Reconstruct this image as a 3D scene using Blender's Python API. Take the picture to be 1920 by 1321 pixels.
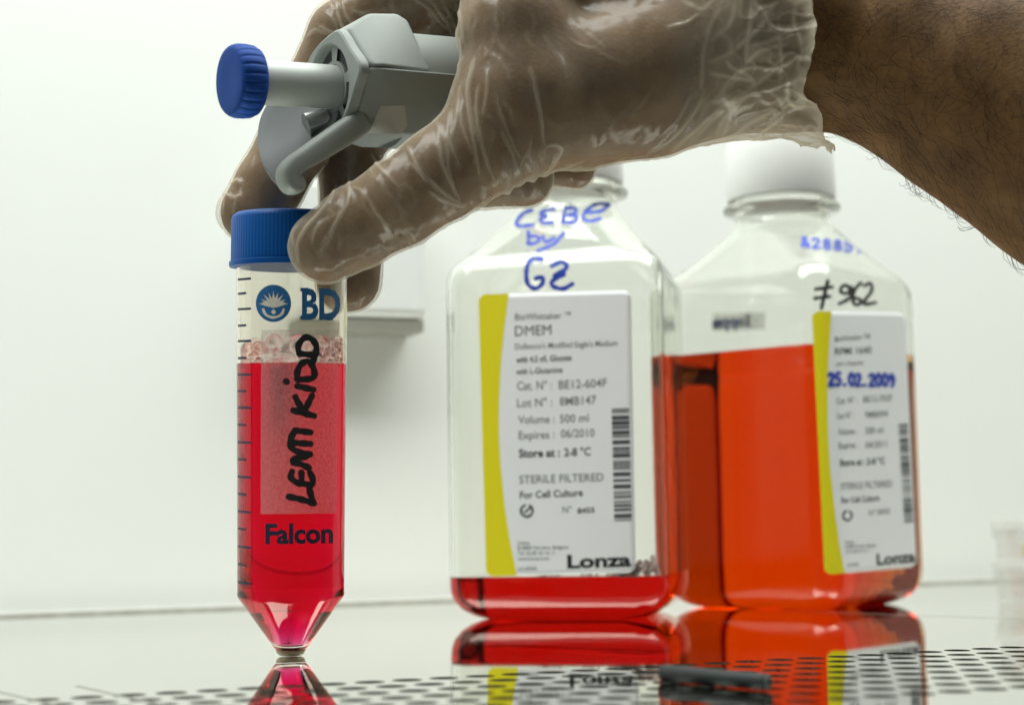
import bpy, bmesh, math, random
import numpy as np
from mathutils import Vector, Matrix, noise
from mathutils.bvhtree import BVHTree
from mathutils.geometry import convex_hull_2d
R = math.radians
random.seed(7); rng = np.random.default_rng(7)
for o in list(bpy.data.objects): bpy.data.objects.remove(o)
sc = bpy.context.scene
C = sc.collection
MM = 0.001                                   # everything below is written in millimetres
# ---------------------------------------------------------------- camera
F, W, H = 3100.0, 1920.0, 1321.0             # focal length and photo size in photo pixels
CAM = np.array([0.0, 0.0, 34.7])
PITCH, ROLL = math.atan(309.5 / F), 0.016
fwd = np.array([0, math.cos(PITCH), math.sin(PITCH)]); up0 = np.array([0, -math.sin(PITCH), math.cos(PITCH)])
r0 = np.array([1.0, 0, 0])
RT = math.cos(ROLL) * r0 - math.sin(ROLL) * up0
UP = math.sin(ROLL) * r0 + math.cos(ROLL) * up0
cd = bpy.data.cameras.new('camera'); cam = bpy.data.objects.new('camera', cd); C.objects.link(cam)
cam.matrix_world = Matrix(((RT[0], UP[0], -fwd[0], 0), (RT[1], UP[1], -fwd[1], 0), (RT[2], UP[2], -fwd[2], CAM[2] * MM), (0, 0, 0, 1)))
cd.sensor_width = 36; cd.lens = F / W * 36; cd.clip_start = 0.01; cd.clip_end = 50
cd.dof.use_dof = True; cd.dof.focus_distance = 0.434; cd.dof.aperture_fstop = 13.0
sc.camera = cam
# ---------------------------------------------------------------- world, lamps, exposure
w = bpy.data.worlds.new('World'); sc.world = w; w.use_nodes = True
bg = w.node_tree.nodes['Background']; bg.inputs[0].default_value = (0.90, 1.0, 0.93, 1); bg.inputs[1].default_value = 0.07
def area(name, loc, rot, sx, sy, power, col):
    l = bpy.data.lights.new(name, 'AREA'); l.shape = 'RECTANGLE'; l.size = sx * MM; l.size_y = sy * MM
    l.energy = power; l.color = col
    o = bpy.data.objects.new(name, l); C.objects.link(o); o.location = [v * MM for v in loc]; o.rotation_euler = rot
    return o
YAW = R(22.0)
area('hood_lamp', (70, 440, 760), (0, 0, YAW), 1500, 380, 14.3, (0.96, 1.0, 0.965))
sc.view_settings.view_transform = 'Standard'; sc.view_settings.look = 'None'; sc.view_settings.exposure = 0.10; sc.view_settings.gamma = 1
sc.render.engine = 'CYCLES'
cy = sc.cycles
cy.use_denoising = True; cy.max_bounces = 32; cy.transmission_bounces = 28; cy.glossy_bounces = 12; cy.diffuse_bounces = 4
cy.transparent_max_bounces = 32; cy.caustics_refractive = True; cy.caustics_reflective = True; cy.blur_glossy = 0.3
cy.sample_clamp_indirect = 6
# ---------------------------------------------------------------- pixel <-> world
def ray(px, py):
    d = fwd + RT * ((px - W / 2) / F) + UP * ((H / 2 - py) / F)
    return d
def P(px, py, Y):
    d = ray(px, py); return CAM + d * (Y / d[1])
def G(px, py, z=0.0):
    d = ray(px, py); return CAM + d * ((z - CAM[2]) / d[2])
def proj(v):
    v = np.asarray(v, float) - CAM
    dep = v @ fwd
    return np.stack([W / 2 + F * (v @ RT) / dep, H / 2 - F * (v @ UP) / dep], -1)
# ---------------------------------------------------------------- object helpers
ORI = {}
def tag(o, label=None, cat=None, group=None, kind=None):
    if label: o['label'] = label
    if cat: o['category'] = cat
    if group: o['group'] = group
    if kind: o['kind'] = kind
    return o
def thing(name, loc, label, cat, group=None):
    o = bpy.data.objects.new(name, None); C.objects.link(o); o.empty_display_size = 0.01
    o.location = [float(v) * MM for v in loc]; ORI[o.name] = np.asarray(loc, float)
    return tag(o, label, cat, group)
def mk(name, verts, faces, mat, parent=None, smooth=True, origin=None, attrs=None, mats=None, midx=None):
    verts = np.asarray(verts, float)
    org = ORI[parent.name] if parent else np.asarray(origin if origin is not None else (0, 0, 0), float)
    me = bpy.data.meshes.new(name)
    vv = (verts - org) * MM
    me.from_pydata(vv.tolist(), [], [tuple(int(i) for i in f) for f in faces] if not isinstance(faces, np.ndarray) else faces.tolist())
    for m in (mats or [mat]): me.materials.append(m)
    if midx is not None: me.polygons.foreach_set('material_index', np.asarray(midx, np.int32))
    me.polygons.foreach_set('use_smooth', [smooth] * len(me.polygons))
    for k, (dom, arr) in (attrs or {}).items():
        a = me.attributes.new(k, 'FLOAT', dom); a.data.foreach_set('value', np.asarray(arr, np.float32))
    me.update()
    o = bpy.data.objects.new(name, me); C.objects.link(o)
    if parent: o.parent = parent
    else: o.location = [float(v) * MM for v in org]
    ORI[o.name] = org
    return o
def sharp(o, deg=35):
    me = o.data; bm = bmesh.new(); bm.from_mesh(me)
    for e in bm.edges:
        if len(e.link_faces) == 2: e.smooth = e.calc_face_angle(0) < R(deg)
    bm.to_mesh(me); bm.free(); return o
class MB:                                     # mesh collector
    def __init__(s): s.v = []; s.f = []; s.n = 0
    def add(s, v, f):
        v = np.asarray(v, float); s.v.append(v); s.f += [tuple(int(i) + s.n for i in q) for q in f]; s.n += len(v); return s
    def mk(s, name, mat, parent=None, **k): return mk(name, np.concatenate(s.v), s.f, mat, parent, **k)
def frame_of(a, upv=(0, 0, 1)):
    a = np.asarray(a, float); a = a / np.linalg.norm(a)
    upv = np.asarray(upv, float)
    if abs(a @ upv) > 0.98: upv = np.array([0, 1.0, 0])
    u = upv - a * (a @ upv); u /= np.linalg.norm(u)
    s = np.cross(a, u); return a, s, u
def rings(R_, closed_ends=(True, True)):      # list of equal-length vertex rings -> verts, faces
    n = len(R_[0]); v = np.concatenate(R_); f = []
    for k in range(len(R_) - 1):
        a, b = k * n, (k + 1) * n
        for i in range(n):
            j = (i + 1) % n; f.append((a + i, a + j, b + j, b + i))
    if closed_ends[0]: f.append(tuple(range(n))[::-1])
    if closed_ends[1]: f.append(tuple(range((len(R_) - 1) * n, len(R_) * n)))
    return v, f
def lathe(org, axis, prof, n=64, ends=(True, True), mod=None, upv=(0, 0, 1)):
    a, s, u = frame_of(axis, upv); org = np.asarray(org, float); out = []
    th = np.arange(n) * 2 * math.pi / n
    for k, (t, r) in enumerate(prof):
        rr = np.full(n, r) if mod is None else mod(k, th, r)
        # ordering chosen so that side normals point outward when t increases
        out.append(org + a * t + np.outer(rr * np.cos(th), -s) + np.outer(rr * np.sin(th), -u) * -1)
    return rings(out, ends)
def tube(pts, rad, n=10, ends=True):
    pts = np.asarray(pts, float); m = len(pts); rad = np.full(m, rad) if np.isscalar(rad) else np.asarray(rad, float)
    out = []; up_ = np.array([0, 0, 1.0])
    for k in range(m):
        t = pts[min(k + 1, m - 1)] - pts[max(k - 1, 0)]; t, s, u = frame_of(t, up_); up_ = u
        th = np.arange(n) * 2 * math.pi / n
        out.append(pts[k] + rad[k] * (np.outer(np.cos(th), s) + np.outer(np.sin(th), u)))
    v, f = rings(out, (ends, ends)); return v, [q[::-1] for q in f]
def boxm(lo, hi, fr=None):
    x0, y0, z0 = lo; x1, y1, z1 = hi
    v = np.array([(x, y, z) for x in (x0, x1) for y in (y0, y1) for z in (z0, z1)], float)
    f = [(0, 1, 3, 2), (4, 6, 7, 5), (0, 4, 5, 1), (2, 3, 7, 6), (0, 2, 6, 4), (1, 5, 7, 3)]
    if fr is not None: v = fr(v)
    return v, f
def bevel(o, width, seg=3, ang=30):
    m = o.modifiers.new('bevel', 'BEVEL'); m.width = width * MM; m.segments = seg; m.limit_method = 'ANGLE'; m.angle_limit = R(ang)
    m.harden_normals = False
    return o
def spline(pts, n=40):
    pts = np.asarray(pts, float); m = len(pts)
    if m < 3:
        t = np.linspace(0, 1, n)[:, None]; return pts[0] * (1 - t) + pts[-1] * t
    t = np.linspace(0, m - 1, n); out = []
    for q in t:
        i = min(int(q), m - 2); u = q - i
        p0, p1, p2, p3 = pts[max(i - 1, 0)], pts[i], pts[i + 1], pts[min(i + 2, m - 1)]
        out.append(0.5 * ((2 * p1) + (-p0 + p2) * u + (2 * p0 - 5 * p1 + 4 * p2 - p3) * u * u + (-p0 + 3 * p1 - 3 * p2 + p3) * u ** 3))
    return np.array(out)
# ---------------------------------------------------------------- materials
def newmat(name):
    m = bpy.data.materials.new(name); m.use_nodes = True; nt = m.node_tree; nt.nodes.clear()
    out = nt.nodes.new('ShaderNodeOutputMaterial'); return m, nt, out
def N(nt, typ, **k):
    n = nt.nodes.new(typ)
    for a, b in k.items():
        if a.startswith('i_'): n.inputs[a[2:].replace('_', ' ')].default_value = b
        else: setattr(n, a, b)
    return n
def L(nt, a, b): nt.links.new(a, b)
def rgba(c): return (c[0], c[1], c[2], 1)
def mat_basic(name, col, rough=0.5, metal=0, var=0.06, scale=300, bump=0.0, bscale=2000, spec=0.5, sss=0, coat=0):
    m, nt, out = newmat(name)
    p = N(nt, 'ShaderNodeBsdfPrincipled'); L(nt, p.outputs[0], out.inputs[0])
    p.inputs['Roughness'].default_value = rough; p.inputs['Metallic'].default_value = metal; p.inputs['Specular IOR Level'].default_value = spec
    p.inputs['Coat Weight'].default_value = coat
    tc = N(nt, 'ShaderNodeTexCoord'); nz = N(nt, 'ShaderNodeTexNoise'); nz.inputs['Scale'].default_value = scale; nz.inputs['Detail'].default_value = 5
    L(nt, tc.outputs['Object'], nz.inputs['Vector'])
    mx = N(nt, 'ShaderNodeMix', data_type='RGBA'); mx.inputs[6].default_value = rgba([c * (1 - var) for c in col]); mx.inputs[7].default_value = rgba([min(1, c * (1 + var)) for c in col])
    L(nt, nz.outputs[0], mx.inputs[0]); L(nt, mx.outputs[2], p.inputs['Base Color'])
    if sss:
        p.inputs['Subsurface Weight'].default_value = sss; p.inputs['Subsurface Radius'].default_value = (1.0, .4, .2); p.inputs['Subsurface Scale'].default_value = 0.003
    if bump:
        n2 = N(nt, 'ShaderNodeTexNoise'); n2.inputs['Scale'].default_value = bscale; n2.inputs['Detail'].default_value = 3
        L(nt, tc.outputs['Object'], n2.inputs['Vector'])
        b = N(nt, 'ShaderNodeBump'); b.inputs['Strength'].default_value = bump; b.inputs['Distance'].default_value = 0.0002
        L(nt, n2.outputs[0], b.inputs['Height']); L(nt, b.outputs[0], p.inputs['Normal'])
    return m
def mat_clear(name, ior=1.5, col=(1, 1, 1), rough=0.0, haze=0.0, hazecol=(.8, .8, .75), bump=0.0):
    m, nt, out = newmat(name)
    g = N(nt, 'ShaderNodeBsdfGlass'); g.inputs['Color'].default_value = rgba(col); g.inputs['Roughness'].default_value = rough; g.inputs['IOR'].default_value = ior
    s = g.outputs[0]
    if bump:
        tc = N(nt, 'ShaderNodeTexCoord'); nz = N(nt, 'ShaderNodeTexNoise'); nz.inputs['Scale'].default_value = 60; nz.inputs['Detail'].default_value = 2
        L(nt, tc.outputs['Object'], nz.inputs['Vector']); b = N(nt, 'ShaderNodeBump'); b.inputs['Strength'].default_value = bump; b.inputs['Distance'].default_value = 0.001
        L(nt, nz.outputs[0], b.inputs['Height']); L(nt, b.outputs[0], g.inputs['Normal'])
    if haze:
        d = N(nt, 'ShaderNodeBsdfTranslucent'); d.inputs[0].default_value = rgba(hazecol)
        d2 = N(nt, 'ShaderNodeBsdfDiffuse'); d2.inputs[0].default_value = rgba(hazecol)
        m1 = N(nt, 'ShaderNodeMixShader'); m1.inputs[0].default_value = 0.5; L(nt, d.outputs[0], m1.inputs[1]); L(nt, d2.outputs[0], m1.inputs[2])
        mx = N(nt, 'ShaderNodeMixShader'); mx.inputs[0].default_value = haze; L(nt, s, mx.inputs[1]); L(nt, m1.outputs[0], mx.inputs[2]); s = mx.outputs[0]
    L(nt, s, out.inputs[0]); return m
def mat_liquid(name, absorb):                 # absorb: per metre, rgb
    m, nt, out = newmat(name)
    g = N(nt, 'ShaderNodeBsdfGlass'); g.inputs['Roughness'].default_value = 0
    at = N(nt, 'ShaderNodeAttribute', attribute_name='ior'); L(nt, at.outputs['Fac'], g.inputs['IOR'])
    L(nt, g.outputs[0], out.inputs[0])
    D = max(absorb) * 1.05
    v = N(nt, 'ShaderNodeVolumeAbsorption'); v.inputs['Color'].default_value = rgba([1 - a / D for a in absorb]); v.inputs['Density'].default_value = D
    L(nt, v.outputs[0], out.inputs['Volume']); return m
def mat_film(name, col, alpha, trans=0.4, gloss=0.05, rough=0.3, foldattr=None, foldamp=0.5, bump=0.0, bscale=400, stretch=None, edge=0.0):
    """thin sheet: part clear, part white scattering, a little gloss"""
    m, nt, out = newmat(name)
    tr = N(nt, 'ShaderNodeBsdfTransparent'); d = N(nt, 'ShaderNodeBsdfDiffuse'); t = N(nt, 'ShaderNodeBsdfTranslucent')
    d.inputs[0].default_value = rgba(col); t.inputs[0].default_value = rgba(col)
    m1 = N(nt, 'ShaderNodeMixShader'); m1.inputs[0].default_value = trans; L(nt, d.outputs[0], m1.inputs[1]); L(nt, t.outputs[0], m1.inputs[2])
    m2 = N(nt, 'ShaderNodeMixShader'); L(nt, tr.outputs[0], m2.inputs[1]); L(nt, m1.outputs[0], m2.inputs[2])
    gl = N(nt, 'ShaderNodeBsdfGlossy'); gl.inputs['Roughness'].default_value = rough
    m3 = N(nt, 'ShaderNodeMixShader'); m3.inputs[0].default_value = gloss; L(nt, m2.outputs[0], m3.inputs[1]); L(nt, gl.outputs[0], m3.inputs[2])
    tc = N(nt, 'ShaderNodeTexCoord'); nz = N(nt, 'ShaderNodeTexNoise'); nz.inputs['Scale'].default_value = bscale; nz.inputs['Detail'].default_value = 4
    mp = N(nt, 'ShaderNodeMapping'); mp.inputs['Scale'].default_value = stretch or (1, 1, 1)
    L(nt, tc.outputs['Object'], mp.inputs[0]); L(nt, mp.outputs[0], nz.inputs['Vector'])
    mr = N(nt, 'ShaderNodeMapRange'); mr.inputs[1].default_value = 0.3; mr.inputs[2].default_value = 0.75; mr.inputs[3].default_value = alpha * 0.75; mr.inputs[4].default_value = alpha * 1.25
    L(nt, nz.outputs[0], mr.inputs[0]); fac = mr.outputs[0]
    if foldattr:
        at = N(nt, 'ShaderNodeAttribute', attribute_name=foldattr)
        ma = N(nt, 'ShaderNodeMath', operation='MULTIPLY_ADD', use_clamp=True); ma.inputs[1].default_value = foldamp
        L(nt, at.outputs['Fac'], ma.inputs[0]); L(nt, fac, ma.inputs[2]); fac = ma.outputs[0]
    if edge:                                        # light crosses more film where it is seen edge-on
        lw = N(nt, 'ShaderNodeLayerWeight'); lw.inputs[0].default_value = .5
        pw = N(nt, 'ShaderNodeMath', operation='POWER'); pw.inputs[1].default_value = 2.6; L(nt, lw.outputs['Facing'], pw.inputs[0])
        mb_ = N(nt, 'ShaderNodeMath', operation='MULTIPLY_ADD', use_clamp=True); mb_.inputs[1].default_value = edge; L(nt, pw.outputs[0], mb_.inputs[0]); L(nt, fac, mb_.inputs[2]); fac = mb_.outputs[0]
    L(nt, fac, m2.inputs[0])
    if bump:
        b = N(nt, 'ShaderNodeBump'); b.inputs['Strength'].default_value = bump; b.inputs['Distance'].default_value = 0.0006
        L(nt, nz.outputs[0], b.inputs['Height'])
        for q in (d, t, gl): L(nt, b.outputs[0], q.inputs['Normal'])
    L(nt, m3.outputs[0], out.inputs[0]); return m
def mat_ink(name, col, alpha=1.0):
    m, nt, out = newmat(name)
    p = N(nt, 'ShaderNodeBsdfPrincipled'); p.inputs['Base Color'].default_value = rgba(col); p.inputs['Roughness'].default_value = 0.5; p.inputs['Alpha'].default_value = alpha
    tc = N(nt, 'ShaderNodeTexCoord'); nz = N(nt, 'ShaderNodeTexNoise'); nz.inputs['Scale'].default_value = 900; L(nt, tc.outputs['Object'], nz.inputs['Vector'])
    mx = N(nt, 'ShaderNodeMix', data_type='RGBA'); mx.inputs[6].default_value = rgba([c * .8 for c in col]); mx.inputs[7].default_value = rgba([c * 1.25 for c in col])
    L(nt, nz.outputs[0], mx.inputs[0]); L(nt, mx.outputs[2], p.inputs['Base Color'])
    L(nt, p.outputs[0], out.inputs[0]); return m
def mat_steel():
    m, nt, out = newmat('brushed_steel')
    p = N(nt, 'ShaderNodeBsdfPrincipled'); L(nt, p.outputs[0], out.inputs[0]); p.inputs['Metallic'].default_value = 1
    tc = N(nt, 'ShaderNodeTexCoord'); mp = N(nt, 'ShaderNodeMapping'); mp.inputs['Rotation'].default_value = (0, 0, -YAW); mp.inputs['Scale'].default_value = (6, 900, 1)
    L(nt, tc.outputs['Object'], mp.inputs[0])
    nz = N(nt, 'ShaderNodeTexNoise'); nz.inputs['Scale'].default_value = 1; nz.inputs['Detail'].default_value = 6; L(nt, mp.outputs[0], nz.inputs['Vector'])
    n2 = N(nt, 'ShaderNodeTexNoise'); n2.inputs['Scale'].default_value = 14; n2.inputs['Detail'].default_value = 4; L(nt, tc.outputs['Object'], n2.inputs['Vector'])
    mx = N(nt, 'ShaderNodeMix', data_type='RGBA'); mx.inputs[6].default_value = (.80, .80, .735, 1); mx.inputs[7].default_value = (.89, .89, .82, 1)
    L(nt, nz.outputs[0], mx.inputs[0]); L(nt, mx.outputs[2], p.inputs['Base Color'])
    mr = N(nt, 'ShaderNodeMapRange'); mr.inputs[3].default_value = 0.012; mr.inputs[4].default_value = 0.045; L(nt, n2.outputs[0], mr.inputs[0]); L(nt, mr.outputs[0], p.inputs['Roughness'])
    b = N(nt, 'ShaderNodeBump'); b.inputs['Strength'].default_value = 0.02; b.inputs['Distance'].default_value = 0.0001; L(nt, nz.outputs[0], b.inputs['Height']); L(nt, b.outputs[0], p.inputs['Normal'])
    return m
M = {}
M['steel'] = mat_steel()
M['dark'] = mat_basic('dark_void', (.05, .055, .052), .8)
M['wall'] = mat_basic('white_enamel', (.82, .838, .80), .45, var=.012, scale=12, bump=.05, bscale=500)
M['white'] = mat_basic('white_plastic', (.80, .80, .77), .35, var=.02)
M['capwhite'] = mat_basic('cap_plastic', (.90, .91, .88), .4, var=.01)
M['pet'] = mat_clear('clear_bottle_plastic', 1.5, (.985, .99, .975), 0.0, bump=.05)
M['pp'] = mat_clear('clear_tube_plastic', 1.49, (.99, .975, .94), 0.03, haze=.010, hazecol=(.80, .74, .62))
M['liq_tube'] = mat_liquid('pink_red_medium', (13, 330, 165))
M['liq_red'] = mat_liquid('red_medium', (7, 75, 85))
M['liq_orange'] = mat_liquid('orange_medium', (2.5, 38, 95))
M['foam'] = mat_clear('bubble_liquid', 1.13, (.97, .90, .90))
M['foamw'] = mat_clear('froth_liquid', 1.16, (.98, .93, .93), haze=.25, hazecol=(.95, .88, .88))
M['bluecap'] = mat_basic('blue_cap_plastic', (.002, .085, .34), .42, spec=.22, var=.08, scale=200)
M['bluebtn'] = mat_basic('blue_button_plastic', (.010, .060, .29), .6, spec=.15, var=.06, scale=300, bump=.12, bscale=3000)
M['grey'] = mat_basic('grey_housing_plastic', (.31, .335, .31), .55, spec=.3, var=.04, scale=200, bump=.14, bscale=4000)
M['greyl'] = mat_basic('pale_grey_plastic', (.50, .53, .495), .4, var=.03, scale=200, bump=.05, bscale=4000)
M['clearlever'] = mat_basic('smoky_lever_plastic', (.12, .13, .13), .5, spec=.2, var=.05)
M['plate'] = mat_basic('pale_sticker', (.48, .48, .42), .5, var=.03)
M['steelpart'] = mat_basic('spring_steel', (.6, .6, .6), .25, metal=1)
M['tip'] = mat_basic('tube_tip_plastic', (.85, .74, .50), .4)
M['label'] = mat_basic('label_paper', (.80, .81, .82), .5, var=.01)
M['yellow'] = mat_basic('yellow_print', (.75, .66, .005), .5, var=.02)
M['black'] = mat_ink('black_ink', (.012, .014, .016))
M['txt'] = mat_ink('dark_grey_print', (.06, .07, .075))
M['txtl'] = mat_ink('grey_print', (.17, .18, .18))
M['blueink'] = mat_ink('blue_marker_ink', (.012, .045, .40))
M['blueprint'] = mat_ink('blue_tube_print', (.02, .14, .36))
M['darkprint'] = mat_ink('navy_tube_print', (.012, .02, .06))
M['cream'] = mat_ink('cream_print', (.74, .72, .62))
M['tape'] = mat_film('grey_tape', (.6, .58, .54), .55, .5, .03)
M['frost'] = mat_film('frosted_patch', (.86, .72, .74), .40, .5, .02, .5, bscale=1500)
M['rubber'] = mat_basic('black_rubber', (.018, .024, .024), .55, var=.2, scale=400, bump=.3, bscale=1500)
M['dish'] = mat_film('clear_dish_plastic', (.85, .86, .82), .14, .5, .08, .1)
M['yellowthing'] = mat_basic('pale_yellow_plastic', (.75, .66, .30), .5)
M['socket'] = mat_basic('socket_box_plastic', (.78, .80, .77), .4, var=.01)
# ---------------------------------------------------------------- setting: work surface with its perforated strip, back wall
E1 = np.array([math.cos(YAW), math.sin(YAW), 0]); E2 = np.array([math.sin(YAW), -math.cos(YAW), 0])   # along the hood, towards the front
A0 = G(1847, 1215.5)                                                     # a hole centre in the rearmost row
PU, PV, SH, HR = 8.5, 11.1, 1.3, 3.3
ROWS = 8
def tf(a, b, z=0.0): return A0 + E1 * a + E2 * b + np.array([0, 0, z])
back0 = G(350, 1143)
bw = float((back0 - A0) @ E2)                                            # wall line in table coordinates (negative: behind)
g0, g1 = -PV / 2, (ROWS - .5) * PV
XL, XR = -900.0, 700.0
mb = MB()
def sheet(a0, a1, b0, b1, z0=-1.5, z1=0.0):
    v, f = boxm((0, 0, 0), (1, 1, 1)); q = np.array([tf(a0 + (a1 - a0) * x, b1 + (b0 - b1) * y, z0 + (z1 - z0) * z_) for x, y, z_ in v]); return q, f
mb.add(*sheet(XL, XR, bw - 20, g0)); mb.add(*sheet(XL, XR, g1, g1 + 42))
# rolled front lip
lip = []
for k in range(9):
    t = k / 8 * math.pi / 2; lip.append((g1 + 42 + 8 * math.sin(t), -8 + 8 * math.cos(t)))
lv = np.array([tf(a, b, z) for (b, z) in lip + [(g1 + 50, -60)] for a in (XL, XR)])
mb.add(lv, [(2 * i, 2 * i + 1, 2 * i + 3, 2 * i + 2) for i in range(len(lip))])
ws = mb.mk('work_surface', M['steel'], smooth=False); tag(ws, 'polished stainless steel work surface', kind='structure')
# perforated strip: real round holes through a 1.5 mm plate
I0, I1 = -31, 9
gv = []; gf = []
NS = 24
def cell(ci, cj):
    c = np.array([PU * ci + SH * cj, PV * cj])
    q = [np.array([-PU / 2 - SH / 2, -PV / 2]), np.array([PU / 2 - SH / 2, -PV / 2]), np.array([PU / 2 + SH / 2, PV / 2]), np.array([-PU / 2 + SH / 2, PV / 2])]
    out, inn = [], []
    for s in range(4):
        for k in range(NS // 4):
            p = q[s] + (q[(s + 1) % 4] - q[s]) * k / (NS // 4)
            out.append(c + p); inn.append(c + p / np.linalg.norm(p) * HR)
    b = len(gv)
    for p in out: gv.append(tf(p[0], p[1], 0))
    for p in inn: gv.append(tf(p[0], p[1], 0))
    for p in inn: gv.append(tf(p[0], p[1], -1.6))
    for k in range(NS):
        j = (k + 1) % NS
        gf.append((b + k, b + NS + k, b + NS + j, b + j)); gf.append((b + NS + k, b + 2 * NS + k, b + 2 * NS + j, b + NS + j))
for cj in range(ROWS):
    for ci in range(I0, I1):
        if (ci == -24 or ci == -25) and cj < 9 and False: continue
        cell(ci, cj)
gr = mk('perforated_strip', np.array(gv), gf, M['steel'], ws, smooth=False)
# plain plate left and right of the perforations
mb = MB()
for (a0, s_) in ((XL, I0 - .5), (None, I1 - .5)):
    if a0 is not None: pl = [(XL, g0), (PU * s_ - SH / 2 , g0), (PU * s_ + SH * (ROWS - 1) + SH / 2, g1), (XL, g1)]
    else: pl = [(PU * s_ - SH / 2, g0), (XR, g0), (XR, g1), (PU * s_ + SH * (ROWS - 1) + SH / 2, g1)]
    mb.add([tf(a, b) for a, b in pl], [(3, 2, 1, 0)])
mb.mk('side_plate', M['steel'], ws, smooth=False)
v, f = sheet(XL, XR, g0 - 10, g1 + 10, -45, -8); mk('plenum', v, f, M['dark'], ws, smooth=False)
# panel seams: shallow dark grooves (strips of shadow gap, 0.5 mm wide, slightly proud of the plate)
def seam(name, p, q, wd):
    d = q - p; d /= np.linalg.norm(d); s = np.cross(d, (0, 0, 1)) * wd / 2
    z = np.array([0, 0, .02])
    return mk(name, [p - s + z, p + s + z, q + s + z, q - s + z], [(0, 1, 2, 3)], M['seam'], ws, smooth=False)
M['seam'] = mat_basic('seam_gap', (.20, .20, .17), .5)
seam('panel_seam', G(1380, 1141.3), G(2050, 1164.8), 1.3)
seam('panel_seam', G(-60, 1283), G(105, 1321), 1.2)
seam('panel_seam', G(143, 1285), G(310, 1322), 1.2)
# back wall: a sheet with a small cove where it meets the plate
prof = [(bw, 0.0)]
for k in range(1, 7):
    t = k / 6 * math.pi / 2; prof.append((bw - 2 * math.sin(t), 2 - 2 * math.cos(t)))
prof += [(bw - 2, 760)]
wv = np.array([tf(a, b, z) for b, z in prof for a in (XL, XR)])
wf = [(2 * i, 2 * i + 2, 2 * i + 3, 2 * i + 1) for i in range(len(prof) - 1)]
wl = mk('wall', wv, wf, M['wall'], smooth=True); tag(wl, 'white enamelled back wall of the safety cabinet', kind='structure')
v, f = sheet(XL, XR, bw - 1, bw + 4.5, 0.01, 1.2); mk('sealant_joint', v, f, mat_basic('grey_sealant', (.46, .46, .41), .6, var=.3, scale=150), wl, smooth=False)
v, f = boxm((470, bw - 2, 1), (472, g0 - 30, 620)); mk('added_panel', np.array([tf(*q) for q in v]), f, mat_basic('added_panel_grey', (.34, .33, .29), .5), wl, smooth=False)  # unseen panel, added to brighten what the orange bottle refracts
def wallpt(px, py, off=0.0):                     # point on the back wall plane moved off mm into the cabinet
    d = ray(px, py); n = E2; c = tf(0, bw - 2 + off); t = ((c - CAM) @ n) / (d @ n); return CAM + d * t
# white box on the back wall behind the tube
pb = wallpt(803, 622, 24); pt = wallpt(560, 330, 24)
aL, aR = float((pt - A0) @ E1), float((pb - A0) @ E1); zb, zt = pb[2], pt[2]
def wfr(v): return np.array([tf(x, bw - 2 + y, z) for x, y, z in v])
bx = thing('socket_box', tf((aL + aR) / 2, bw - 2, zb), 'white wall-mounted box with painted underside shade behind the tube', 'wall box')
v, f = boxm((aL, .3, zb + 5.2), (aR, 24, zt), wfr); bevel(mk('housing', v, [q[::-1] for q in f], M['socket'], bx, smooth=False), 4)
v, f = boxm((aL + 1.5, .3, zb), (aR - 1.5, 22.5, zb + 5.1), wfr); mk('shade_band', v, [q[::-1] for q in f], mat_basic('painted_shade_grey', (.27, .265, .22), .6), bx, smooth=False)  # shade under the box, put into the dark grey of this band
# ---------------------------------------------------------------- printing: shapes drawn in photo pixels are laid on a real surface
def upvec(px, py, Y):
    a = P(px, py, Y); q = proj(np.stack([a, a + np.array([0, 0, 1.0])])); d = q[1] - q[0]; return d / np.linalg.norm(d)
def lay(bvh, pts, off, far=False):
    out = []
    for px, py in pts:
        d = ray(px, py); d = d / np.linalg.norm(d)
        if far:
            o_ = CAM + d * 2000; h = bvh.ray_cast(Vector(o_), Vector(-d))
        else: h = bvh.ray_cast(Vector(CAM), Vector(d))
        if h[0] is None: out.append(None); continue
        n = np.array(h[1]); p = np.array(h[0])
        if not far and n @ d > 0: n = -n
        if far and n @ d < 0: n = -n
        out.append(p + n * off)
    return out
def lay_mesh(name, bvh, pts, faces, mat, parent, off, far=False):
    q = lay(bvh, pts, off, far); ok = [p is not None for p in q]
    fs = [f_ for f_ in faces if all(ok[i] for i in f_)]
    if not fs: return None
    q = [p if p is not None else np.zeros(3) for p in q]
    used = sorted({i for f_ in fs for i in f_}); ix = {i: k for k, i in enumerate(used)}
    return mk(name, [q[i] for i in used], [tuple(ix[i] for i in f_) for f_ in fs], mat, parent, smooth=True)
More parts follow.
